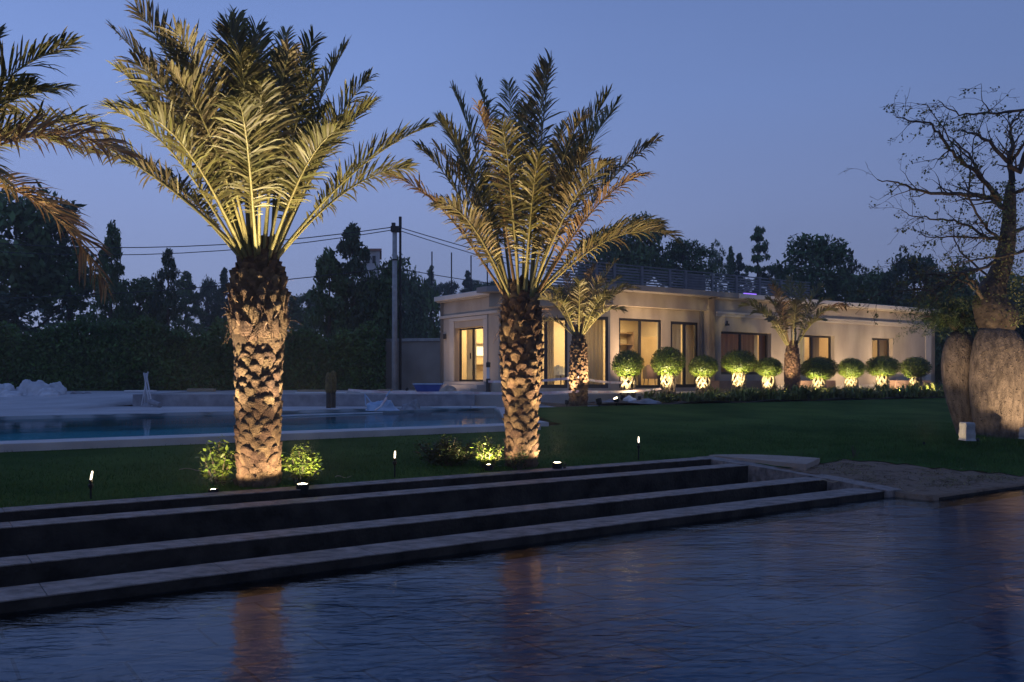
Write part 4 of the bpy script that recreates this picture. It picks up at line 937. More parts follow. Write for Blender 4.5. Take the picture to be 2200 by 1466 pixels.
for i, a in enumerate([
    (35, 385, 720, 290, 52, 'round', 0, 'big broad dark tree at the left edge beyond the hedge, tallest there', GL),
    (150, 505, 720, 150, 56, 'wispy', 0, 'ragged tree just right of the big broad tree at the left edge', GL),
    (-60, 600, 760, 260, 46, 'round', 1, 'low spreading tree at the far left above the hedge', GL),
    (240, 492, 760, 52, 50, 'column', 0, 'slim column shaped tree with a pointed top under the two cables at the left', GL, 'column_tree'),
    (300, 590, 740, 120, 54, 'round', 2, 'bushy mid green tree between the two slim column trees at the left', GL),
    (362, 546, 740, 44, 52, 'column', 1, 'shorter slim column tree right of the bushy mid green tree', GL, 'column_tree'),
    (335, 565, 740, 60, 56, 'wispy', 1, 'thin ragged tree touching the shorter slim column tree', GL),
    (400, 590, 720, 70, 78, 'conifer', 0, 'pointed conifer left of the big palm, behind the hedge', GL, 'conifer'),
    (447, 588, 720, 60, 84, 'round', 1, 'small round far tree left of the big palm trunk', GL),
    (482, 582, 720, 44, 86, 'conifer', 1, 'narrow far conifer close to the left side of the big palm trunk', GL, 'conifer'),
    (660, 622, 720, 70, 88, 'round', 0, 'far small tree just right of the big palm trunk', GL),
    (630, 640, 720, 60, 80, 'conifer', 0, 'low far conifer partly behind the big palm trunk', GL, 'conifer'),
    (708, 552, 830, 84, 44, 'column', 0, 'tall drooping column tree left of the concrete pole, shorter of the pair', GL, 'column_tree'),
    (757, 500, 830, 86, 45, 'column', 1, 'tallest drooping column tree left of the concrete pole', GL, 'column_tree'),
    (835, 540, 820, 130, 46, 'round', 2, 'large dark round tree behind the concrete pole', GL),
    (893, 575, 830, 110, 47, 'round', 0, 'dark round tree right of the concrete pole above the garden wall', GL),
    (800, 570, 820, 100, 50, 'round', 1, 'dark tree behind the tall column trees near the pole', GL),
    (926, 575, 660, 34, 92, 'conifer', 0, 'small far conifer left of the thin net posts', GL, 'conifer'),
    (960, 600, 670, 60, 90, 'round', 1, 'far tree below the thin net posts, left one', GL),
    (1005, 585, 670, 36, 92, 'conifer', 1, 'far conifer between two thin net posts', GL, 'conifer'),
    (1022, 598, 680, 60, 95, 'round', 2, 'far tree right of the thin net posts behind the middle palm', GL),
    (1050, 600, 680, 60, 88, 'round', 0, 'far tree hidden behind the middle palm crown base', GL),
    (1378, 452, 640, 120, 70, 'round', 0, 'tall dark tree at the left end of the roof railing', GR),
    (1345, 530, 640, 120, 74, 'round', 1, 'broad dark tree behind the left end of the roof railing', GR),
    (1468, 510, 640, 110, 72, 'round', 2, 'rounded dark tree second from the left above the railing', GR),
    (1300, 480, 640, 120, 78, 'round', 2, 'dark tree behind the crown of the middle palm', GR),
    (1538, 517, 640, 52, 82, 'wispy', 0, 'greyish narrow tree above the middle of the railing', GR),
    (1570, 535, 640, 30, 86, 'conifer', 0, 'very thin pointed conifer above the railing', GR, 'conifer'),
    (1588, 548, 640, 40, 86, 'conifer', 1, 'small pointed conifer left of the tiered tree', GR, 'conifer'),
    (1628, 494, 640, 56, 74, 'tier', 0, 'tall tiered tree with separate layers above the railing', GR, 'tiered_tree'),
    (1665, 562, 640, 50, 74, 'round', 1, 'low tree between the tiered tree and the broad airy tree', GR),
    (1755, 498, 680, 156, 66, 'round', 2, 'broad airy tree behind the house right of the tiered tree', GR),
    (1830, 520, 680, 60, 68, 'wispy', 1, 'drooping side tree at the right of the broad airy tree', GR),
    (1880, 572, 700, 100, 62, 'round', 0, 'low dark tree behind the right half of the house', GR),
    (1965, 528, 720, 120, 60, 'round', 1, 'dark rounded tree behind the right corner of the house', GR),
    (2055, 560, 800, 150, 58, 'round', 0, 'dark tree filling the gap right of the house', GR),
    (2150, 580, 850, 150, 60, 'round', 2, 'dark tree behind the bottle tree at the right edge', GR),
    (2240, 560, 860, 160, 56, 'round', 1, 'dark tree at the right edge behind the bottle tree', GR),
    (2040, 690, 860, 110, 52, 'round', 2, 'low dark tree just right of the house corner', GR),
    (2130, 720, 860, 130, 50, 'round', 1, 'low dark tree behind the thick bottle trunk', GR),
]):
    bg_tree(*a, rot=i * 1.7)
# far wood that closes the horizon
V = []; Fc = []; rg = np.random.RandomState(77)
for i in range(26000):
    x = rg.uniform(-95, 110); y = rg.uniform(98, 112); top = 8.2 + 1.6 * math.sin(x * .21) + 1.3 * math.sin(x * .57 + 1) + 1.0 * math.sin(x * 1.3)
    if x > 10: top += 1.0
    z = .5 + (top - .5) * rg.uniform(0, 1) ** .8; p = np.array((x, y, z)); s_ = rg.uniform(.2, .55); a_ = rg.normal(size=3); a_ /= np.linalg.norm(a_); b_ = np.cross(a_, rg.normal(size=3)); b_ /= np.linalg.norm(b_)
    k = len(V); V += [p - a_ * s_, p - b_ * s_ * .6, p + a_ * s_, p + b_ * s_ * .6]; Fc.append((k, k + 1, k + 2, k + 3))
tag(np_mesh('far_wood', V, Fc, M['tree_leaf2']), 'dark far wood along the horizon', 'trees', kind='stuff')
# ---- hedge
def hedge(P, Q, depth, z0, z1, n, label, seed, top=None, name='hedge'):
    rg = np.random.RandomState(seed); root = empty(name, ((P + Q) * .5)[:2] + (z0,) if False else Vector((*((P + Q) * .5)[:2], z0)), 0, label, 'hedge')
    d = (Q - P); Lh = d.length; d.normalize(); nn = Vector((-d.y, d.x, 0)); V = []; Fc = []
    def tz(a): return z1 + .22 * math.sin(a * .8 + 1) + .16 * math.sin(a * 2.1) + .1 * math.sin(a * 4.7)
    for i in range(n):
        a = rg.uniform(0, Lh); t_ = tz(a)
        if rg.rand() < .72: z = rg.uniform(z0, t_); k_ = .12 * math.sin(a * 2.7 + z) + .10 * math.sin(z * 3.3 + a * 1.1) + rg.uniform(-.12, .25)
        else: z = t_ + rg.uniform(-.25, .12) + (.22 if rg.rand() < .12 else 0); k_ = rg.uniform(0, depth)
        p = P + d * a + nn * k_; p = np.array((p.x, p.y, z)); s_ = rg.uniform(.05, .12); a_ = rg.normal(size=3); a_ /= np.linalg.norm(a_); b_ = np.cross(a_, rg.normal(size=3)); b_ /= np.linalg.norm(b_)
        k = len(V); V += [p - a_ * s_, p - b_ * s_ * .5, p + a_ * s_, p + b_ * s_ * .5]; Fc.append((k, k + 1, k + 2, k + 3))
    o = np_mesh('foliage', V, Fc, M['hedge']); o.parent = root; o.matrix_parent_inverse = Matrix.Translation(-root.location)
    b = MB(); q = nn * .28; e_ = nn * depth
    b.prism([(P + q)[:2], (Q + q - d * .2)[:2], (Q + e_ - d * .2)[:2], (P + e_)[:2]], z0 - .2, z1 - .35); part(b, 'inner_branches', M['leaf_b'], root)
    return root
hedge(at(-260, 34.5), at(470, 39.0), 1.6, .7, 3.55, 42000, 'long tall dark clipped hedge behind the pool deck, left of the big palm', 61)
hedge(at(450, 39.0), at(828, 40.2), 1.6, .7, 3.50, 30000, 'tall dark hedge between the big palm and the grey garden wall', 62)
# ================================================================== BOTTLE TREE
M['bottle'] = mat('swollen grey brown bark', (.06, .047, .036), (.18, .143, .11), 9, rough=.95, bump=1.0, bscale=38, stretch=(1.6, 1.6, .55), detail=15, lo=.30, hi=.66)
M['bottle_dark'] = mat('dark ridged bark', (.035, .026, .02), (.09, .07, .05), 6, rough=1, bump=1.0, bscale=14)
T0 = 16.4
bt = empty('bottle_tree', at(2140, T0, .36), 0, 'tree with a thick swollen pale trunk and a wide thin leaved crown, at the right', 'bottle tree')
KX = T0 / F
def bpt(px, py, dy=0.0): return Vector(((px - 1100) / F * (T0 + dy), T0 + dy, EYE - (py - 812) * (T0 + dy) / F))
def swollen(mb, rows, dy, n=40, squash=.85, seed=1):
    """rows: (py, x-left, x-right)"""
    rg = np.random.RandomState(seed); base = len(mb.v)
    ph = rg.uniform(0, 6.28, 6)
    for (py, xl, xr) in rows:
        c = bpt((xl + xr) / 2, py, dy); r = (xr - xl) / 2 * (T0 + dy) / F
        for k in range(n):
            a = 2 * math.pi * k / n; f_ = 1 + .018 * math.sin(5 * a + ph[0] + py * .01) + .014 * math.sin(9 * a + ph[1] + py * .02) + rg.normal(0, .006)
            mb.v.append((c.x + r * f_ * math.cos(a), c.y + r * f_ * squash * math.sin(a), c.z))
    for i in range(len(rows) - 1):
        for k in range(n):
            a = base + i * n + k; b_ = base + i * n + (k + 1) % n; mb.f.append((a, b_, b_ + n, a + n))
    mb.f.append(tuple(base + (len(rows) - 1) * n + k for k in range(n)))
def dense(rows, m_=3):
    ys = [r[0] for r in rows]; out_ = []
    yy = np.linspace(ys[0], ys[-1], len(rows) * m_)
    o_ = np.argsort(ys)
    for y in yy: out_.append((y, float(np.interp(y, np.array(ys)[o_], np.array([r[1] for r in rows])[o_])), float(np.interp(y, np.array(ys)[o_], np.array([r[2] for r in rows])[o_]))))
    return out_
def spines(rows, dy, n, rg, squash):
    b = MB()
    for _ in range(n):
        py = rg.uniform(rows[-1][0] + 8, rows[0][0] - 20); xl = np.interp(-py, [-r[0] for r in rows], [r[1] for r in rows]); xr = np.interp(-py, [-r[0] for r in rows], [r[2] for r in rows])
        a = rg.uniform(math.pi * 1.0, math.pi * 2.0); c = bpt((xl + xr) / 2, py, dy); r = (xr - xl) / 2 * (T0 + dy) / F; d = Vector((math.cos(a), squash * math.sin(a), 0)); p = c + d * r * .99; s_ = rg.uniform(.010, .022)
        b.tube([p, p + d.normalized() * s_ * 1.5 + Vector((0, 0, .003))], [s_ * .6, .001], 5, cap=False)
    return b
rowsR = [(958, 2110, 2190), (948, 2108, 2193), (935, 2103, 2194), (910, 2096, 2195), (870, 2090, 2196), (830, 2087, 2197), (790, 2088, 2198), (750, 2092, 2195), (730, 2096, 2190), (716, 2101, 2180), (706, 2106, 2172)]
mb = MB(); swollen(mb, dense(rowsR, 4), 0, seed=3); sp_ = spines(rowsR, 0, 420, rgT, .85); mb.add(sp_.v, sp_.f); trk = part(mb, 'trunk', M['bottle'], bt, smooth=True)
# upper swollen limb and leader
rowsU = [(722, 2112, 2168), (705, 2106, 2180), (690, 2100, 2186), (672, 2096, 2184), (655, 2092, 2172), (640, 2094, 2160), (615, 2104, 2160), (590, 2122, 2168), (560, 2136, 2176), (530, 2144, 2180), (500, 2150, 2182), (470, 2154, 2182), (430, 2156, 2182), (400, 2162, 2180)]
mb = MB(); swollen(mb, dense(rowsU, 3), 0, n=24, seed=8); limb = part(mb, 'limb', M['bottle_dark'], bt, smooth=True)
br = MB(); LV = []; LF = []
rgB = np.random.RandomState(91)
leafpts = []; CROWN_TOP = zat(235, T0)
def twig(p, d, L_, r, depth):
    """slender zigzag branch with side twigs"""
    n = max(3, int(L_ / .12)); pts = [p]; rr = [r]; d = Vector(d).normalized()
    for i in range(n):
        if p.z > CROWN_TOP: d.z = min(d.z, -.05)
        d = (d + Vector((rgB.normal(0, .20), rgB.normal(0, .18), rgB.normal(0, .16) - .01))).normalized(); p = p + d * (L_ / n); pts.append(p); rr.append(r * (1 - .8 * (i + 1) / n))
        if depth > 0 and rgB.rand() < .62:
            sd = (d + Vector(rgB.normal(0, .75, 3)) + Vector((-.1, 0, .05))).normalized(); twig(p, sd, L_ * rgB.uniform(.25, .55), rr[-1] * .6, depth - 1)
    br.tube(pts, [max(.0028, k) for k in rr], 5 if depth > 0 else 4, cap=False)
    if depth <= 1:
        for q in pts[len(pts) // 2:]:
            if rgB.rand() < .40: leafpts.append(q)
limbs = [  # (points px, py, depth), thickness px
    ([(2150, 430, 0), (2122, 400, -.3), (2100, 372, -.5), (2070, 350, -.6), (2040, 322, -.7), (2015, 285, -.7), (2000, 262, -.7), (1960, 262, -.7), (1925, 252, -.7)], 11),
    ([(2160, 450, 0), (2130, 428, .3), (2095, 416, .5), (2050, 418, .6), (2000, 415, .8), (1960, 405, .9), (1930, 392, 1.0), (1885, 386, 1.1)], 13),
    ([(2175, 400, 0), (2172, 340, .1), (2175, 300, .2), (2170, 270, .2), (2200, 235, .2)], 14),
    ([(2215, 300, -.2), (2190, 370, -.2), (2160, 345, -.2), (2125, 305, -.3), (2095, 290, -.4), (2065, 280, -.5)], 13),
    ([(2240, 228, .3), (2180, 240, .2), (2120, 244, .2), (2060, 245, .1), (2030, 230, .1), (2015, 215, .1)], 7),
    ([(2150, 512, 0), (2128, 500, -.4), (2105, 470, -.5), (2080, 420, -.6), (2085, 370, -.6), (2095, 300, -.6), (2118, 240, -.6)], 7),
    ([(2150, 515, 0), (2120, 512, .4), (2090, 490, .6), (2050, 475, .7), (2000, 470, .8), (1960, 465, .9), (1935, 450, .9)], 8),
    ([(2160, 510, 0), (2100, 512, -.4), (2050, 508, -.6), (2000, 512, -.7), (1975, 505, -.8)], 6),
    ([(2220, 535, -.5), (2150, 552, -.6), (2100, 558, -.6), (2060, 560, -.6)], 7),
    ([(2140, 560, -.2), (2100, 580, -.8), (2060, 585, -1.1), (2010, 590, -1.2), (1975, 590, -1.2), (1945, 560, -1.2)], 7),
    ([(2105, 640, -.3), (2095, 612, -.8), (2070, 585, -1.2), (2040, 600, -1.3), (2000, 625, -1.4), (1965, 620, -1.4), (1930, 608, -1.4)], 7),
    ([(2100, 625, -.3), (2060, 600, -.9), (2020, 618, -1.2), (1975, 622, -1.2), (1900, 625, -1.3), (1875, 640, -1.3)], 5),
    ([(2120, 590, .2), (2060, 540, .6), (2050, 500, .7), (2045, 470, .7)], 5),
    ([(2150, 430, 0), (2110, 380, .8), (2080, 330, 1.0), (2050, 300, 1.1), (2030, 340, 1.2), (1990, 345, 1.2)], 7),
    ([(2170, 350, 0), (2200, 310, -.5), (2230, 280, -.8)], 9), ([(2170, 420, 0), (2215, 400, -.4), (2260, 380, -.6)], 10), ([(2175, 500, 0), (2220, 480, .4), (2280, 450, .8)], 10),
    ([(2125, 240, -.6), (2110, 215, -.6), (2108, 180, -.6)], 3), ([(2100, 360, -.5), (2040, 300, -.3), (1990, 225, -.2), (1970, 222, 0)], 4),
]
for pl_, th in limbs:
    pts = [bpt(*q) for q in pl_]; r0 = th / 2 * KX; n = len(pts)
    # refine and roughen
    fine = []; 
    for a, b_ in zip(pts, pts[1:]):
        for j in range(4): fine.append(a.lerp(b_, j / 4) + Vector(rgB.normal(0, .012, 3)))
    fine.append(pts[-1]); m_ = len(fine)
    rad = [max(.004, r0 * (1 - .82 * i / (m_ - 1))) for i in range(m_)]
    br.tube(fine, rad, 7)
    for i in range(3, m_):
        if rgB.rand() < .85:
            d = (fine[i] - fine[i - 1]).normalized(); sd = (d + Vector(rgB.normal(0, .9, 3)) + Vector((-.25, 0, -.02))).normalized(); twig(fine[i], sd, rgB.uniform(.2, .62), max(.004, rad[i] * .5), 2)
part(br, 'branches', M['bottle_dark'], bt, smooth=True)
for q in leafpts:
    q = np.array(q)
    for _ in range(rgB.randint(1, 4)):
        p = q + rgB.normal(0, .025, 3); d = rgB.normal(size=3); d[2] -= .4; d /= np.linalg.norm(d); w_ = np.cross(d, rgB.normal(size=3)); w_ /= np.linalg.norm(w_); s_ = rgB.uniform(.03, .07); k = len(LV)
        LV += [p, p + d * s_ * .5 + w_ * s_ * .35, p + d * s_, p + d * s_ * .5 - w_ * s_ * .35]; LF.append((k, k + 1, k + 2, k + 3))
# leafy shoots hugging the leader and the right edge
for _ in range(2600):
    py = rgB.uniform(390, 700); cx = 2160 if py < 600 else 2185; p = np.array(bpt(cx + rgB.normal(0, 26), py, rgB.normal(-.1, .35))) ; d = rgB.normal(size=3); d /= np.linalg.norm(d); w_ = np.cross(d, rgB.normal(size=3)); w_ /= np.linalg.norm(w_); s_ = rgB.uniform(.03, .065); k = len(LV)
    LV += [p, p + d * s_ * .5 + w_ * s_ * .3, p + d * s_, p + d * s_ * .5 - w_ * s_ * .3]; LF.append((k, k + 1, k + 2, k + 3))
o = np_mesh('leaves', LV, LF, mat('sparse tree leaf', (.05, .07, .02), (.11, .12, .04), 3, rough=.6, trans=.25, rand=.4)); o.parent = bt; o.matrix_parent_inverse = Matrix.Translation(-bt.location)
# second swollen trunk on the left with its own dark crown
b2 = empty('bottle_tree', at(2068, T0 + .55, .36), 0, 'narrower swollen trunk leaning left beside the thick one, dark foliage on top', 'bottle tree')
rowsL = [(962, 2066, 2100), (945, 2062, 2102), (930, 2056, 2106), (900, 2046, 2104), (860, 2034, 2100), (820, 2026, 2098), (780, 2024, 2096), (750, 2028, 2094), (730, 2034, 2090), (718, 2042, 2082), (710, 2052, 2070)]
mb = MB(); swollen(mb, dense(rowsL, 4), .55, seed=5); sp_ = spines(rowsL, .55, 420, rgT, .85); mb.add(sp_.v, sp_.f); trk = part(mb, 'trunk', M['bottle'], b2, smooth=True)
V = []; Fc = []
for _ in range(150):       # drooping dark sprays
    a = rgB.uniform(0, 6.28); c = np.array(bpt(2040 + rgB.uniform(-45, 40), rgB.uniform(640, 700), .6 + rgB.normal(0, .3))); L_ = rgB.uniform(.35, .75); d = np.array((math.cos(a), math.sin(a) * .8, rgB.uniform(-.1, .5)))
    for j in range(46):
        t = j / 46; p = c + d * L_ * t + np.array((0, 0, -.45 * t * t * L_)); q = rgB.normal(size=3) * .8 + d * .5; q /= np.linalg.norm(q); w_ = np.cross(q, rgB.normal(size=3)); w_ /= np.linalg.norm(w_); k = len(V); s_ = .09
        V += [p, p + q * s_ * .5 + w_ * .006, p + q * s_, p + q * s_ * .5 - w_ * .006]; Fc.append((k, k + 1, k + 2, k + 3))
o = np_mesh('foliage', V, Fc, M['leaf_b']); o.parent = b2; o.matrix_parent_inverse = Matrix.Translation(-b2.location)
mb = MB()
for (x, y) in ((2010, 650), (2075, 640), (2040, 625), (1985, 680), (2090, 670)): mb.tube([bpt(2062, 716, .55), bpt((2062 + x) / 2, 680, .6), bpt(x, y, .6)], [.05, .03, .01], 6)
part(mb, 'limb', M['bottle_dark'], b2)
# ================================================================== UTILITY POLE, CABLES, NET
up = empty('utility_pole', at(848, 39.5, .97), 0, 'round concrete utility pole with a dark bracket on top, right of the tall column trees', 'utility pole')
zt_ = zat(488, 39.5); x0 = at(848, 39.5)
b = MB(); b.tube([(x0.x, x0.y, .6), (x0.x, x0.y, zt_)], [.135, .10], 14); part(b, 'shaft', M['concrete'], up, smooth=True)
b = MB(); b.box((x0.x + .02, x0.y, zt_ - .10), (.36, .36, .24)); b.box((x0.x - .05, x0.y, zt_ + .1), (.16, .2, .16)); b.tube([(x0.x, x0.y, zt_ - 1.5), (x0.x, x0.y, zt_ - 1.44)], .14, 12); part(b, 'bracket', M['metal_dark'], up)
b = MB(); q = at(860, 39.7); b.tube([(q.x, q.y, .9), (q.x, q.y, zat(467, 39.7))], .055, 8); b.box((q.x, q.y, zat(478, 39.7)), (.12, .12, .5)); o = b.build('steel_post', M['metal_dark']); tag(o, 'thin dark steel post rising just right of the concrete utility pole', 'post')
def cable(pts, r, label):
    P = [ray(*p) for p in pts]; b = MB(); fine = []
    n = 14
    for a, c in zip(P, P[1:]): fine += [a.lerp(c, j / 6) for j in range(6)]
    fine.append(P[-1]); b.tube(fine, r, 5); tag(b.build('overhead_cable', M['cable']), label, 'cable', 'overhead cables')
def sag(a, c, d, n=10):
    A = ray(*a); B = ray(*c); out_ = []
    for i in range(n + 1):
        t = i / n; p = A.lerp(B, t); p.z -= d * 4 * t * (1 - t); out_.append(p)
    return out_
def cab(a, c, d, r, label): b = MB(); b.tube(sag(a, c, d, 16), r, 5); tag(b.build('overhead_cable', M['cable']), label, 'cable', 'overhead cables')
cab((846, 488, 39.5), (-500, 452, 44), 1.35, .022, 'upper black overhead cable running left from the pole')
cab((846, 494, 39.5), (-500, 470, 44), 1.45, .020, 'second black overhead cable running left from the pole, just below the upper one')
cab((862, 490, 39.5), (1500, 640, 60), .35, .020, 'upper black cable running down right from the pole')
cab((862, 497, 39.5), (1500, 655, 60), .40, .018, 'lower black cable running down right from the pole')
cab((846, 575, 39.5), (-400, 640, 46), .55, .022, 'low black cable passing behind the big palm trunk')
cab((850, 576, 39.6), (1180, 620, 62), .15, .02, 'low black cable right of the pole under the net posts')
for k, (px, pt) in enumerate(((928, 541), (970, 543), (1012, 549), (1047, 545))):
    b = MB(); q = at(px, 62); b.tube([(q.x, q.y, .6), (q.x, q.y, zat(pt, 62))], .05, 6)
    tag(b.build('net_post', M['metal_dark']), ['tall thin net post farthest left above the garden wall', 'tall thin net post second from the left beyond the house', 'tall thin net post third from the left beyond the house', 'tall thin net post beside the middle palm crown'][k], 'post', 'tall net posts')
def netmat():
    m = bpy.data.materials.new('fine net'); m.use_nodes = True; nt = m.node_tree; nt.nodes.clear(); o = nt.nodes.new('ShaderNodeOutputMaterial'); mx = nt.nodes.new('ShaderNodeMixShader'); t = nt.nodes.new('ShaderNodeBsdfTransparent'); d = nt.nodes.new('ShaderNodeBsdfDiffuse')
    d.inputs[0].default_value = (.5, .52, .55, 1); mx.inputs[0].default_value = .07; nt.links.new(t.outputs[0], mx.inputs[1]); nt.links.new(d.outputs[0], mx.inputs[2]); nt.links.new(mx.outputs[0], o.inputs[0]); return m
b = MB(); A = at(862, 40.4); B = at(1060, 61.8); k = 20; V = []
for i in range(k + 1):
    t = i / k; p = A.lerp(B, t); V += [(p.x, p.y, 1.0), (p.x + .1 * math.sin(i), p.y, zat(495, 40.4) * (1 - t) + zat(546, 61.8) * t - .5 * 4 * t * (1 - t) * .4)]
b.add(V, [(2 * i, 2 * i + 2, 2 * i + 3, 2 * i + 1) for i in range(k)]); tag(b.build('sports_net', netmat()), 'pale fine net hanging between the utility pole and the tall net posts', 'net')
fb = empty('far_building', at(797, 75, .6), 0, 'bit of a pale far building showing above the dark trees left of the pole', 'building')
b = MB(); b.prism([at(780, 75)[:2], at(816, 75)[:2], at(816, 80)[:2], at(780, 80)[:2]], .6, zat(540, 75)); part(b, 'wall', mat('far wall', (.45, .42, .40), (.55, .52, .50), 1), fb)
b = MB(); b.prism([at(776, 74.8)[:2], at(820, 74.8)[:2], at(820, 80.4)[:2], at(776, 80.4)[:2]], zat(539.8, 75), zat(535, 75)); part(b, 'roof', mat('reddish roof edge', (.32, .17, .12), (.4, .22, .16), 1), fb)
for x in (787, 800):
    b = MB(); b.prism([at(x, 74.95)[:2], at(x + 7, 74.95)[:2], at(x + 7, 74.99)[:2], at(x, 74.99)[:2]], zat(566, 75), zat(550, 75)); part(b, 'window', M['frame'], fb)
# ================================================================== CLUTTER ON THE DECK
def blob(loc, sx, sy, sz, seed, m, name, label, cat, group=None, rough=.35, folds=0.0):
    """draped or bagged lump with a folded surface, resting flat"""
    from mathutils import noise as mn
    b = MB(); n, k = 40, 18; off = Vector((seed * 3.17, seed * 1.3, 0))
    for j in range(k + 1):
        th = math.pi / 2 * (1 - j / k)
        for i in range(n):
            a = 2 * math.pi * i / n; d = Vector((math.sin(th) * math.cos(a), math.sin(th) * math.sin(a), math.cos(th)))
            r = 1 + rough * 1.1 * mn.noise(d * 1.5 + off) + folds * (1 - 2 * abs(mn.noise(d * 3.6 + off))) * 1.1 + .04 * mn.noise(d * 9 + off)
            fl = 1 + .18 * (1 - d.z) ** 6
            b.v.append((sx * r * d.x * fl, sy * r * d.y * fl, max(0.0, sz * r * d.z)))
    for j in range(k):
        for i in range(n):
            a = j * n + i; c = j * n + (i + 1) % n; b.f.append((a, c, c + n, a + n))
    o = b.build(name, m, None, smooth=True); o.location = loc; return tag(o, label, cat, group)
def dk(px, t): x = at(px, t); return Vector((x.x, x.y, dz(x.x, x.y)))
rocks = 'pale covered heaps by the hedge'
for k, (px, t, sx, sz, lb) in enumerate(((5, 32.4, .42, .42, 'pale covered heap at the left edge of the photo before the hedge'), (25, 31.8, .36, .24, 'small pale covered lump at the foot of the leftmost heap'), (58, 32.8, .38, .50, 'pale covered heap left of the widest one before the hedge'), (84, 32.6, .45, .55, 'widest pale covered heap before the hedge, with a peak'), (122, 32.9, .32, .48, 'pale covered heap at the right end of the group before the hedge'), (104, 32.2, .36, .28, 'low pale covered lump in front of the widest heap'))):
    blob(dk(px, t) + Vector((0, 0, -.03)), sx, sx * .7, sz * .95, 300 + k, M['white_sheet'], 'covered_heap', lb, 'heap', rocks, folds=.12, rough=.30)
for k, (px, t, s_) in enumerate(((165, 33.2, .14), (187, 33.4, .10), (320, 28.0, .16))):
    blob(dk(px, t) + Vector((0, 0, -.02)), s_ * 1.5, s_, s_ * .9, 330 + k, M['block'], 'rubble_lump', ['pale rubble lump right of the covered heaps', 'smaller rubble lump right of the first one by the hedge', 'rubble lump at the foot of the leaning sticks'][k], 'rubble')
# leaning sticks
stx = empty('stick_bundle', at(313, 28.0, .62), 0, 'four pale sticks leaning together into a tripod beyond the pool', 'sticks')
for (x0_, x1_) in ((304, 318), (311, 313), (322, 309), (327, 314)):
    b = MB(); a = at(x0_, 27.9 + (x0_ % 3) * .15); c = at(x1_, 28.0); b.tube([(a.x, a.y, .62), (c.x, c.y, zat(799 + (x0_ % 4), 28))], .022, 6); part(b, 'stick', M['white_sheet'], stx)
b = MB(); a = at(322, 27.6); c = at(344, 27.2); b.tube([(a.x, a.y, .78), (c.x, c.y, .68)], [.09, .08], 10); tag(b.build('log', M['block']), 'short pale round log lying against the platform end', 'log')
# boards on the platform
def board(px0, px1, t, m, label, z=.975, th=.05, w_=.25, rz=0.0):
    a = at(px0, t); c = at(px1, t); b = MB(); cx = (a + c) / 2; b.box((cx.x, cx.y, z + th / 2), ((c - a).length, w_, th), Matrix.Rotation(rz, 3, 'Z')); tag(b.build('board', m, bevel=.006), label, 'board', 'boards left on the platform')
board(270, 334, 34.5, M['white_panel'], 'white board lying at the hedge foot behind the leaning sticks', z=.985); board(404, 462, 35.0, M['wood'], 'brown board on the platform left of the big palm trunk', th=.12)
board(636, 745, 31.0, M['white_panel'], 'long white strip board left of the dark stumps'); board(776, 812, 31.5, M['white_panel'], 'short white board on the platform left of the brown crate', th=.09); board(842, 892, 31.2, M['white_panel'], 'white board between the brown crate and the blue tarpaulin', th=.08)
board(640, 700, 33.0, M['wood'], 'dark timber board behind the long white strip board', th=.10)
b = MB(); a = at(827, 31.8); b.box((a.x, a.y, 1.04), (.5, .35, .14)); tag(b.build('crate', M['wood'], bevel=.01), 'low brown crate between two white boards at the foot of the concrete pole', 'crate')
# dark stumps with black feet
for k, (px, t, h_) in enumerate(((706, 26.9, 1.08), (716, 27.2, 1.14))):
    s_ = empty('wrapped_stump', at(px, t, .60), 0, ['dark wrapped post with brown fibrous top beyond the pool, left one of the pair', 'dark wrapped post with a rounded mossy top beyond the pool, right one of the pair'][k], 'post', 'wrapped posts beyond the pool')
    b = MB(); b.lathe([(.075, 0), (.075, .46), (.07, .47)], 14); b.build('wrapping', M['cable'], s_)
    b = MB(); b.lathe([(.09, .471), (.105, .6), (.10, .85), (.08, h_ - .05), (.02, h_)], 14); o = b.build('post_top', mat('mossy fibre', (.10, .065, .025), (.20, .15, .05), 14, rough=1, bump=1), s_, smooth=True)
# pale blue sheet heap with sticks by the water
blob(dk(818, 24.9) + Vector((0, 0, .0)), .36, .2, .26, 340, M['blue_l'], 'plastic_sheet', 'crumpled pale blue and white plastic sheet at the pool edge', 'plastic sheet', folds=.2, rough=.4)
for k, (p_, q_) in enumerate((((786, 872), (784, 846)), ((803, 872), (786, 850)), ((829, 852), (838, 840)))):
    b = MB(); b.tube([ray(*p_, 25.0), ray(*q_, 25.0)], .018, 5); tag(b.build('stick', M['blue_l']), ['upright pale stick left of the crumpled plastic sheet', 'leaning pale stick left of the crumpled plastic sheet', 'short pale stick poking up right of the crumpled plastic sheet'][k], 'stick', 'sticks by the plastic sheet')
b = MB(); b.tube([ray(806, 882, 24.4), ray(818, 874, 24.4), ray(826, 862, 24.7), ray(830, 855, 24.9)], .03, 7); tag(b.build('hose', M['tape']), 'pale pink hose end draped over the crumpled plastic sheet into the pool', 'hose')
b = MB(); b.tube([(ray(640 + 14 * i, 893 - i * .9 + .8 * math.sin(i * 1.7), 22.4 + i * .16)) for i in range(13)], .028, 6); 
bh = MB(); bh.tube([Vector((ray(520 + 25 * i, 800, 21.9 + i * .2).x, 21.6 + i * .24, .555)) for i in range(13)], .022, 6); tag(bh.build('floating_hose', M['white_sheet']), 'pale hose floating along the far side of the swimming pool', 'hose')
for k, (px, t, s_) in enumerate(((876, 26.0, .20), (890, 26.2, .17))):
    blob(dk(px, t) + Vector((0, 0, -.02)), s_, s_ * .8, s_ * (1.0 + .5 * k), 350 + k, M['block'], 'boulder', ['pale squat stone between the plastic sheet and the middle palm', 'pale pointed stone right of the squat one'][k], 'stone', 'stones beyond the pool')
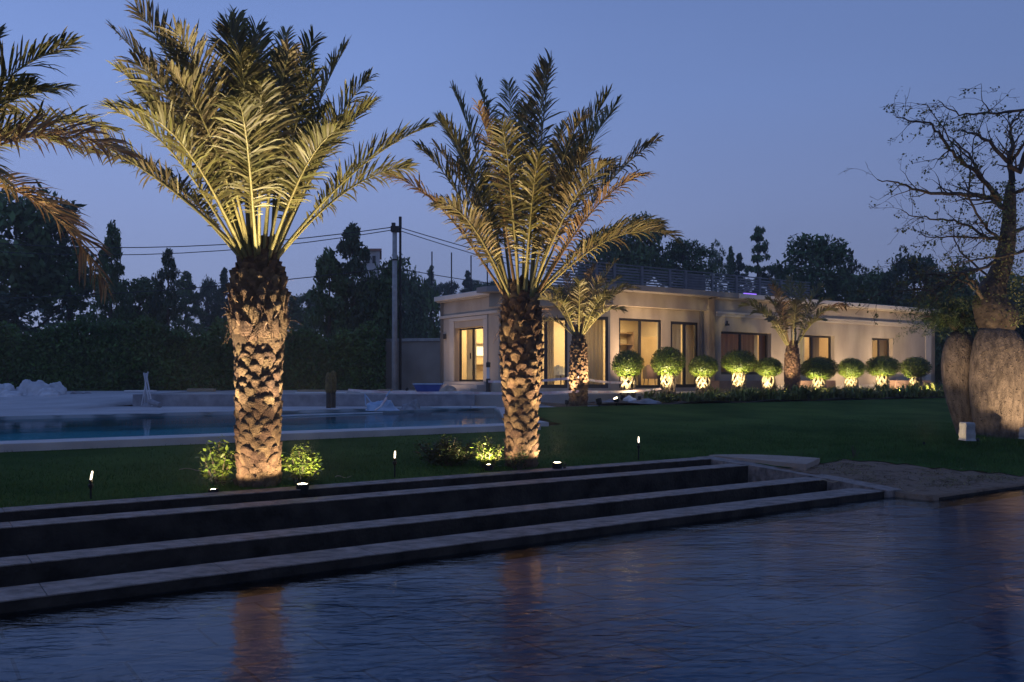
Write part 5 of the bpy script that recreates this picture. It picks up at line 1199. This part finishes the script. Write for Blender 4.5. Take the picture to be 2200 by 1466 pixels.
for k in range(4):
    a = dk(955 + k * 28, 26.6 - (k % 2) * .5); b = MB(); b.box((a.x, a.y, a.z + .03 + .02 * (k % 2)), (.75, .22, .05), Matrix.Rotation(.1 * k - .15, 3, 'Z')); tag(b.build('plank', M['white_sheet'], bevel=.005), ['pale plank left of the others by the pool corner', 'second pale plank by the pool corner', 'third pale plank behind the middle palm', 'rightmost pale plank behind the middle palm'][k], 'plank', 'planks by the pool corner')
# blue tarpaulin trough and beige sack
bl = empty('blue_trough', at(920, 31.5, .97), 0, 'blue plastic trough standing on the patio before the garden wall', 'trough')
P_ = at(920, 31.5); b = MB(); wb, wt, hh, dp = .36, .50, .30, .32
V = [(-wb, -dp * .7, 0), (wb, -dp * .7, 0), (wb, dp * .7, 0), (-wb, dp * .7, 0), (-wt, -dp, hh), (wt, -dp, hh), (wt, dp, hh), (-wt, dp, hh), (-wt + .03, -dp + .03, hh), (wt - .03, -dp + .03, hh), (wt - .03, dp - .03, hh), (-wt + .03, dp - .03, hh), (-wb + .03, -dp * .6, .04), (wb - .03, -dp * .6, .04), (wb - .03, dp * .6, .04), (-wb + .03, dp * .6, .04)]
b.add([(x, y, z + .02) for x, y, z in V], [(0, 3, 2, 1), (0, 1, 5, 4), (1, 2, 6, 5), (2, 3, 7, 6), (3, 0, 4, 7), (4, 5, 9, 8), (5, 6, 10, 9), (6, 7, 11, 10), (7, 4, 8, 11), (8, 9, 13, 12), (9, 10, 14, 13), (10, 11, 15, 14), (11, 8, 12, 15), (12, 13, 14, 15)]); b.build('tub', M['blue'], bl)
b = MB(); b.tube([(-.52, -.33, .325), (.52, -.33, .325)], .02, 6); b.tube([(-.52, .33, .325), (.52, .33, .325)], .02, 6); b.build('rim', M['blue_l'], bl)
blob(at(963, 30.6, .96), .24, .2, .27, 360, mat('beige sacking', (.34, .27, .21), (.48, .40, .32), 6, rough=.95, bump=.6), 'sack', 'beige sack slumped beside the blue trough', 'sack', folds=.15)
# warning post and barrier tape
wp = empty('marker_post', at(1049, 29.6, .97), 0, 'black and white marker post on the patio holding the barrier tape', 'post')
b = MB(); b.lathe([(.10, 0), (.09, .10), (.075, .12), (.075, .52)], 14); b.build('base', M['cable'], wp)
b = MB(); b.lathe([(.055, .522), (.05, .9)], 12); b.build('sleeve', M['white_panel'], wp); b = MB(); b.lathe([(.075, .902), (.075, 1.06), (.03, 1.08)], 12); b.build('cap', M['frame'], wp)
def tape(pts, label):
    P = [ray(*p) for p in pts]; b = MB(); fine = []
    for a, c in zip(P, P[1:]):
        for j in range(6): q = a.lerp(c, j / 6); q.z -= .05 * 4 * (j / 6) * (1 - j / 6); fine.append(q)
    fine.append(P[-1]); V = []
    for i, q in enumerate(fine): V += [q + Vector((0, 0, -.036)), q + Vector((0, .01 * math.sin(i * .7), .036))]
    b.add(V, [(2 * i, 2 * i + 2, 2 * i + 3, 2 * i + 1) for i in range(len(fine) - 1)]); o = b.build('barrier_tape', M['tape']); sd = o.modifiers.new('thickness', 'SOLIDIFY'); sd.thickness = .004; tag(o, label, 'tape', 'barrier tapes')
tape([(1049, 820, 29.5), (1243, 811, 25.8), (1336, 822, 29.3)], 'upper pinkish barrier tape from the marker post to the first round clipped tree')
tape([(748, 838, 29.0), (985, 843, 28.0), (1243, 841, 25.8), (1420, 836, 30)], 'lower pinkish barrier tape sagging low across the patio behind the middle palm')
# ================================================================== WHITE BOXES AT THE BOTTLE TREE, TWIGS, STONES
def cloth_box(px0, px1, py0, py1, t, label):
    a = ray(px0, py1, t); c = ray(px1, py0, t); wx = (c.x - a.x) * .62; hz = c.z - a.z; b = MB()
    V = []
    prof_ = [(0, 1.16), (.12, 1.02), (.35, 1.08), (.6, .97), (.85, 1.03), (.96, .98), (1.0, .86)]
    for z, k in prof_:
        for (sx, sy) in ((-1, -1), (0, -1.08), (1, -1), (1, 1), (-1, 1)): V.append((sx * wx / 2 * k, sy * .12 * k, z * hz))
    Fx = []
    for j in range(len(prof_) - 1):
        for i in range(5): Fx.append((j * 5 + i, j * 5 + (i + 1) % 5, (j + 1) * 5 + (i + 1) % 5, (j + 1) * 5 + i))
    Fx.append(tuple(30 + i for i in range(5))); b.add(V, Fx); o = b.build('covered_box', mat('off white cloth', (.26, .25, .24), (.36, .35, .33), 6, rough=.9, bump=.5), bevel=.01); o.location = ((a.x + c.x) / 2, t, a.z - .02); tag(o, label, 'box', 'white boxes at the bottle trees')
cloth_box(2062, 2094, 905, 944, 15.3, 'white cloth covered box between the two swollen trunks'); cloth_box(2192, 2222, 917, 941, 15.5, 'white box at the right edge beside the thick swollen trunk')
def gzz(x, y): u, s = US(x, y); z = gz(u, s); return z if z > -1 else lawn_z(s)
for k, (px, t, L_, a) in enumerate(((385, 11.2, .42, .1), (720, 10.9, .2, .3), (1850, 12.3, .2, .5), (1760, 11.6, .25, -.2), (1920, 11.2, .3, .15))):
    p = at(px, t); d = Vector((math.cos(a), math.sin(a), 0)); n = Vector((-d.y, d.x, 0)); pts = []
    for i in range(7):
        q = p + d * L_ * i / 6 + n * .03 * math.sin(i); q.z = gzz(q.x, q.y) + .03 + .012 * math.sin(i * 1.3); pts.append(q)
    b = MB(); b.tube(pts, [.006] * 6 + [.003], 5); tag(b.build('twig', M['wood']), ['dry curved twig on the lawn left of the big palm', 'dry leaf stalk on the lawn right of the big palm', 'dry twig on the sandy soil near the lawn edge', 'dry twig on the sandy soil behind the ledge corner', 'dry twig on the sandy soil below the mound'][k], 'twig', 'dry twigs on the ground')
blob(at(1352, 28.6, .74), .22, .18, .17, 371, M['white_panel'], 'boulder', 'white rounded stone at the foot of the first round clipped tree', 'stone')
for k, (px, t, sx) in enumerate(((1302, 27.2, .3), (1385, 28.2, .45), (1590, 33.5, .4), (1905, 37, .4))):
    blob(at(px, t, .70), sx, sx * .6, .14, 380 + k, M['block'], 'boulder', ['flat dark stone between two glowing spotlights by the small palm', 'low grey stone right of the first round tree trunk', 'curved pale stone behind the wide round tree', 'pale stone under the rightmost house window'][k], 'stone', 'stones in the border')
# planter boxes under the wing windows
for k, (p0, p1) in enumerate(((1545, 1660), (1716, 1796), (1925, 2000))):
    b = MB(); s0, s1 = 24.35, 24.8; b.ubox(uS(p0, s0), uS(p1, s0), s0, s1, .7, 1.40); o = b.build('low_wall', mat('reddish low wall', (.24, .15, .10), (.34, .23, .16), 1.5, rough=.9, bump=.3), bevel=.015)
    tag(o, ['reddish low wall under the widest wing window', 'reddish low wall under the middle wing window', 'reddish low wall at the right end of the house'][k], 'low wall', 'low walls before the wing')
# ================================================================== LAMPS
def spot(loc, target, power, angle=60, blend=.6, c=(1, .70, .36), r=.03, name='uplight'):
    l = bpy.data.lights.new(name, 'SPOT'); l.energy = power; l.spot_size = R(angle); l.spot_blend = blend; l.color = c; l.shadow_soft_size = r
    o = bpy.data.objects.new(name, l); col.objects.link(o); o.location = loc; d = Vector(target) - Vector(loc); o.rotation_euler = d.to_track_quat('-Z', 'Y').to_euler(); return o
def ground_spot(loc, target, power, label, size=1.0, spill=0, **kw):
    """small black ground spotlight: spike, can and lit lens"""
    loc = Vector(loc); d = (Vector(target) - loc).normalized(); q = d.to_track_quat('Z', 'Y').to_matrix()
    root = empty('ground_spotlight', loc, 0, label, 'spotlight', 'ground spotlights')
    b = MB(); b.lathe([(.035 * size, -.06 * size), (.055 * size, -.04 * size), (.06 * size, .05 * size), (.055 * size, .05 * size), (.05 * size, .032 * size)], 16, (0, 0, .08 * size), q); b.tube([(0, 0, .05 * size), (0, 0, -.06)], .012 * size, 6); b.build('housing', M['metal_dark'], root)
    b = MB(); b.lathe([(.0, .033 * size), (.049 * size, .034 * size), (.040 * size, .046 * size), (0, .054 * size)], 16, (0, 0, .08 * size), q); b.build('lens', M['lamp_warm'], root)
    s_ = spot(loc + Vector((0, 0, .08 * size)) + d * .08 * size, target, power, **kw)
    if spill: spot(loc + Vector((0, 0, .17 * size)), loc + Vector((0, 0, 3)), spill, angle=177, blend=.15, c=(1, .74, .42), name='uplight_spill')
    return root
c1 = P1c + Vector((0, 0, 2.4)); c2 = P2c + Vector((0, 0, 2.2)); WY = (1, .78, .46)
ground_spot(at(650, 9.98, .165), c1 + Vector((.60, -.45, .9)), 1250, 'bright ground spotlight with glaring lens right of the big palm trunk', angle=66, size=1.25, blend=1.0, c=WY, spill=80)
ground_spot(at(459, 9.70, .17), c1 + Vector((-.65, -.45, .9)), 1100, 'low ground spotlight in the grass left of the big palm trunk', angle=66, blend=1.0, c=WY, spill=75)
ground_spot(at(1197, 12.2, .20), c2 + Vector((.5, -.3, .8)), 780, 'ground spotlight flush behind the ledge right of the middle palm', angle=62, size=1.2, blend=1.0, spill=60)
ground_spot(at(1050, 11.95, .22), c2 + Vector((-.55, -.3, .8)), 640, 'ground spotlight inside the small bush left of the middle palm', angle=62, blend=1.0, spill=60)
c0 = P0c + Vector((0, 0, 2.4))  # two unseen spots added to light the fronds reaching in at the left
ground_spot(P0c + Vector((.75, -.25, 0)), c0 + Vector((.5, 0, .6)), 900, 'added unseen ground spotlight right of the palm outside the left edge of the photo', angle=84, blend=1.0, c=WY)
ground_spot(P0c + Vector((-.5, -.5, 0)), c0 + Vector((.0, 0, .6)), 500, 'added unseen ground spotlight left of the palm outside the left edge of the photo', angle=84, blend=1.0, c=WY)
c3 = P3c + Vector((0, 0, 2.2))
ground_spot(at(1287, 25.6, .72), c3, 700, 'ground spotlight right of the small palm, nearer one', angle=60, size=1.5)
ground_spot(at(1324, 26.6, .74), c3 + Vector((.3, 0, 0)), 300, 'ground spotlight between the small palm and the first round tree', angle=60, size=1.4)
ground_spot(at(1218, 25.7, .72), c3, 420, 'ground spotlight left of the small palm foot', angle=60, size=1.1)
c4 = P4c + Vector((0, 0, 2.2))
ground_spot(at(1684, 32.2, .85), c4, 520, 'small ground spotlight at the foot of the dark trunked palm', angle=60)
for i, (root, px, t, rx, zb, zc) in enumerate(TOPI):
    x0_ = at(px - 13, t - .85, .80); tg = Vector((root.location.x, root.location.y, zc - .1))
    ground_spot(x0_, tg, [560, 680, 560, 720, 560, 660, 560, 680, 560][i], 'small spotlight before the ' + ['first', 'second', 'third', 'fourth', 'fifth', 'sixth', 'seventh', 'eighth', 'ninth'][i] + ' round clipped tree from the left', angle=62, size=1.0, c=(1, .80, .40), blend=.9)
# warm wash over the wing wall
for k, (px, s_) in enumerate(((1374, 20.9), (1474, 21.2), (1545, 20.6), (1620, 20.9), (1750, 20.6), (1800, 20.9), (1862, 20.6), (1935, 20.9), (1990, 20.6))):
    p = W(uS(px, s_), s_, .80); ground_spot(p, p + Vector((0, .5, 1)), 6, 'tiny glowing border spotlight among the low plants, number ' + ['one', 'two', 'three', 'four', 'five', 'six', 'seven', 'eight', 'nine'][k] + ' from the left', angle=100, size=.9, spill=34)
for k, px in enumerate((1533, 1625, 1740, 1862, 1950)):
    p = W(uS(px, 23.0), 23.0, .78); ground_spot(p, W(uS(px, 25.2), 25.2, 3.7), [450, 450, 500, 540, 540][k], ['wall washer spotlight at the corner of bay and wing', 'wall washer spotlight before the widest wing window', 'wall washer spotlight before the middle wing window', 'wall washer spotlight left of the rightmost window', 'wall washer spotlight by the far house corner'][k], angle=125, c=(1, .72, .46), blend=1.0)
ground_spot(W(16.6, 31.4, .98), W(19.4, 31.0, 3.4), 170, 'added wall washer spotlight on the patio before the end wall of the house', angle=110, c=(1, .68, .45), blend=1.0)  # lamp added to brighten the end wall
ground_spot(W(23.6, 24.6, .98), W(23.8, 26.2, 4.2), 720, 'wall washer spotlight before the wide bay window', angle=120, c=(1, .68, .42), blend=1.0)
spot(W(18.7, 33.0, 4.2), W(19.2, 33.3, 1.0), 14, angle=70, c=(1, .7, .35), name='wall_lamp_light')
wl = empty('wall_lamp', W(19.3, 33.1, 3.3), 0, 'small wall lamp throwing a golden strip on the far edge of the end wall', 'lamp')
q_ = W(19.32, 33.1, 3.3); b = MB(); b.box(q_, (.12, .12, .22)); part(b, 'housing', M['frame'], wl)
# bottle tree uplights
b0 = at(2120, T0 - 2.4, .45)
for k, (px, dt, pw, tgx, tgz) in enumerate(((2335, 1.7, 380, 2165, 2.0), (2101, .75, 40, 2125, 2.6), (1985, .9, 200, 2030, 2.6))):
    p = at(px, T0 - dt); p.z = gzz(p.x, p.y) + .02; ground_spot(p, at(tgx, T0, tgz), pw, ['ground spotlight at the right edge lighting the thick swollen trunk', 'ground spotlight hidden behind the white covered box', 'ground spotlight in the grass left of the narrower swollen trunk'][k], angle=72, c=(1, .70, .42), size=[1, .5, .4][k], spill=[0, 0, 26][k])
# torch lamps along the ledge
for k, (px, py, pb, tilt, lb) in enumerate(((190, 1022, 1064, -.035, 'leaning garden torch lamp at the left behind the ledge'), (843, 977, 1020, -.01, 'garden torch lamp between the big palm and the dark bush'), (1369, 945, 992, 0, 'garden torch lamp right of the middle palm behind the ledge'))):
    t = 9.98 / (CU - SU * (px - 1100) / F); x0_ = at(px + (5 if k < 2 else 3), t, lawn_z(9.98)); zl = zat(py, t) - x0_.z
    r_ = empty('torch_lamp', x0_, 0, lb, 'garden lamp', 'torch lamps behind the ledge'); kx = t / F
    b = MB(); b.tube([(0, 0, -.1), (0, 0, zl - .085)], .011, 8); b.lathe([(.012, 0), (.026, .03), (.028, .05), (.012, .055)], 10, (0, 0, zl - .14)); b.build('stake', M['metal_dark'], r_)
    b = MB(); b.lathe([(.012, -.085), (.02, -.06), (.021, -.045), (.012, -.043)], 10, (0, 0, zl)); b.build('holder', M['metal_dark'], r_)
    b = MB(); b.tube([(0, 0, zl - .043), (-tilt * .25, 0, zl), (-tilt * .5, 0, zl + .045)], [.009, .011, .007], 8); b.build('lit_tube', M['flame'], r_)
    pass
# ================================================================== AIR
hm = bpy.data.materials.new('evening haze'); hm.use_nodes = True; nt = hm.node_tree; nt.nodes.clear()
o_ = nt.nodes.new('ShaderNodeOutputMaterial'); pv = nt.nodes.new('ShaderNodeVolumePrincipled'); pv.inputs['Color'].default_value = (.80, .87, 1, 1); pv.inputs['Density'].default_value = .0010; pv.inputs['Anisotropy'].default_value = .3
nt.links.new(pv.outputs[0], o_.inputs['Volume'])
b = MB(); b.box((0, 50, 8.0), (230, 150, 24.6)); tag(b.build('haze', hm), kind='stuff')
sc.cycles.volume_bounces = 0; sc.cycles.volume_max_steps = 64
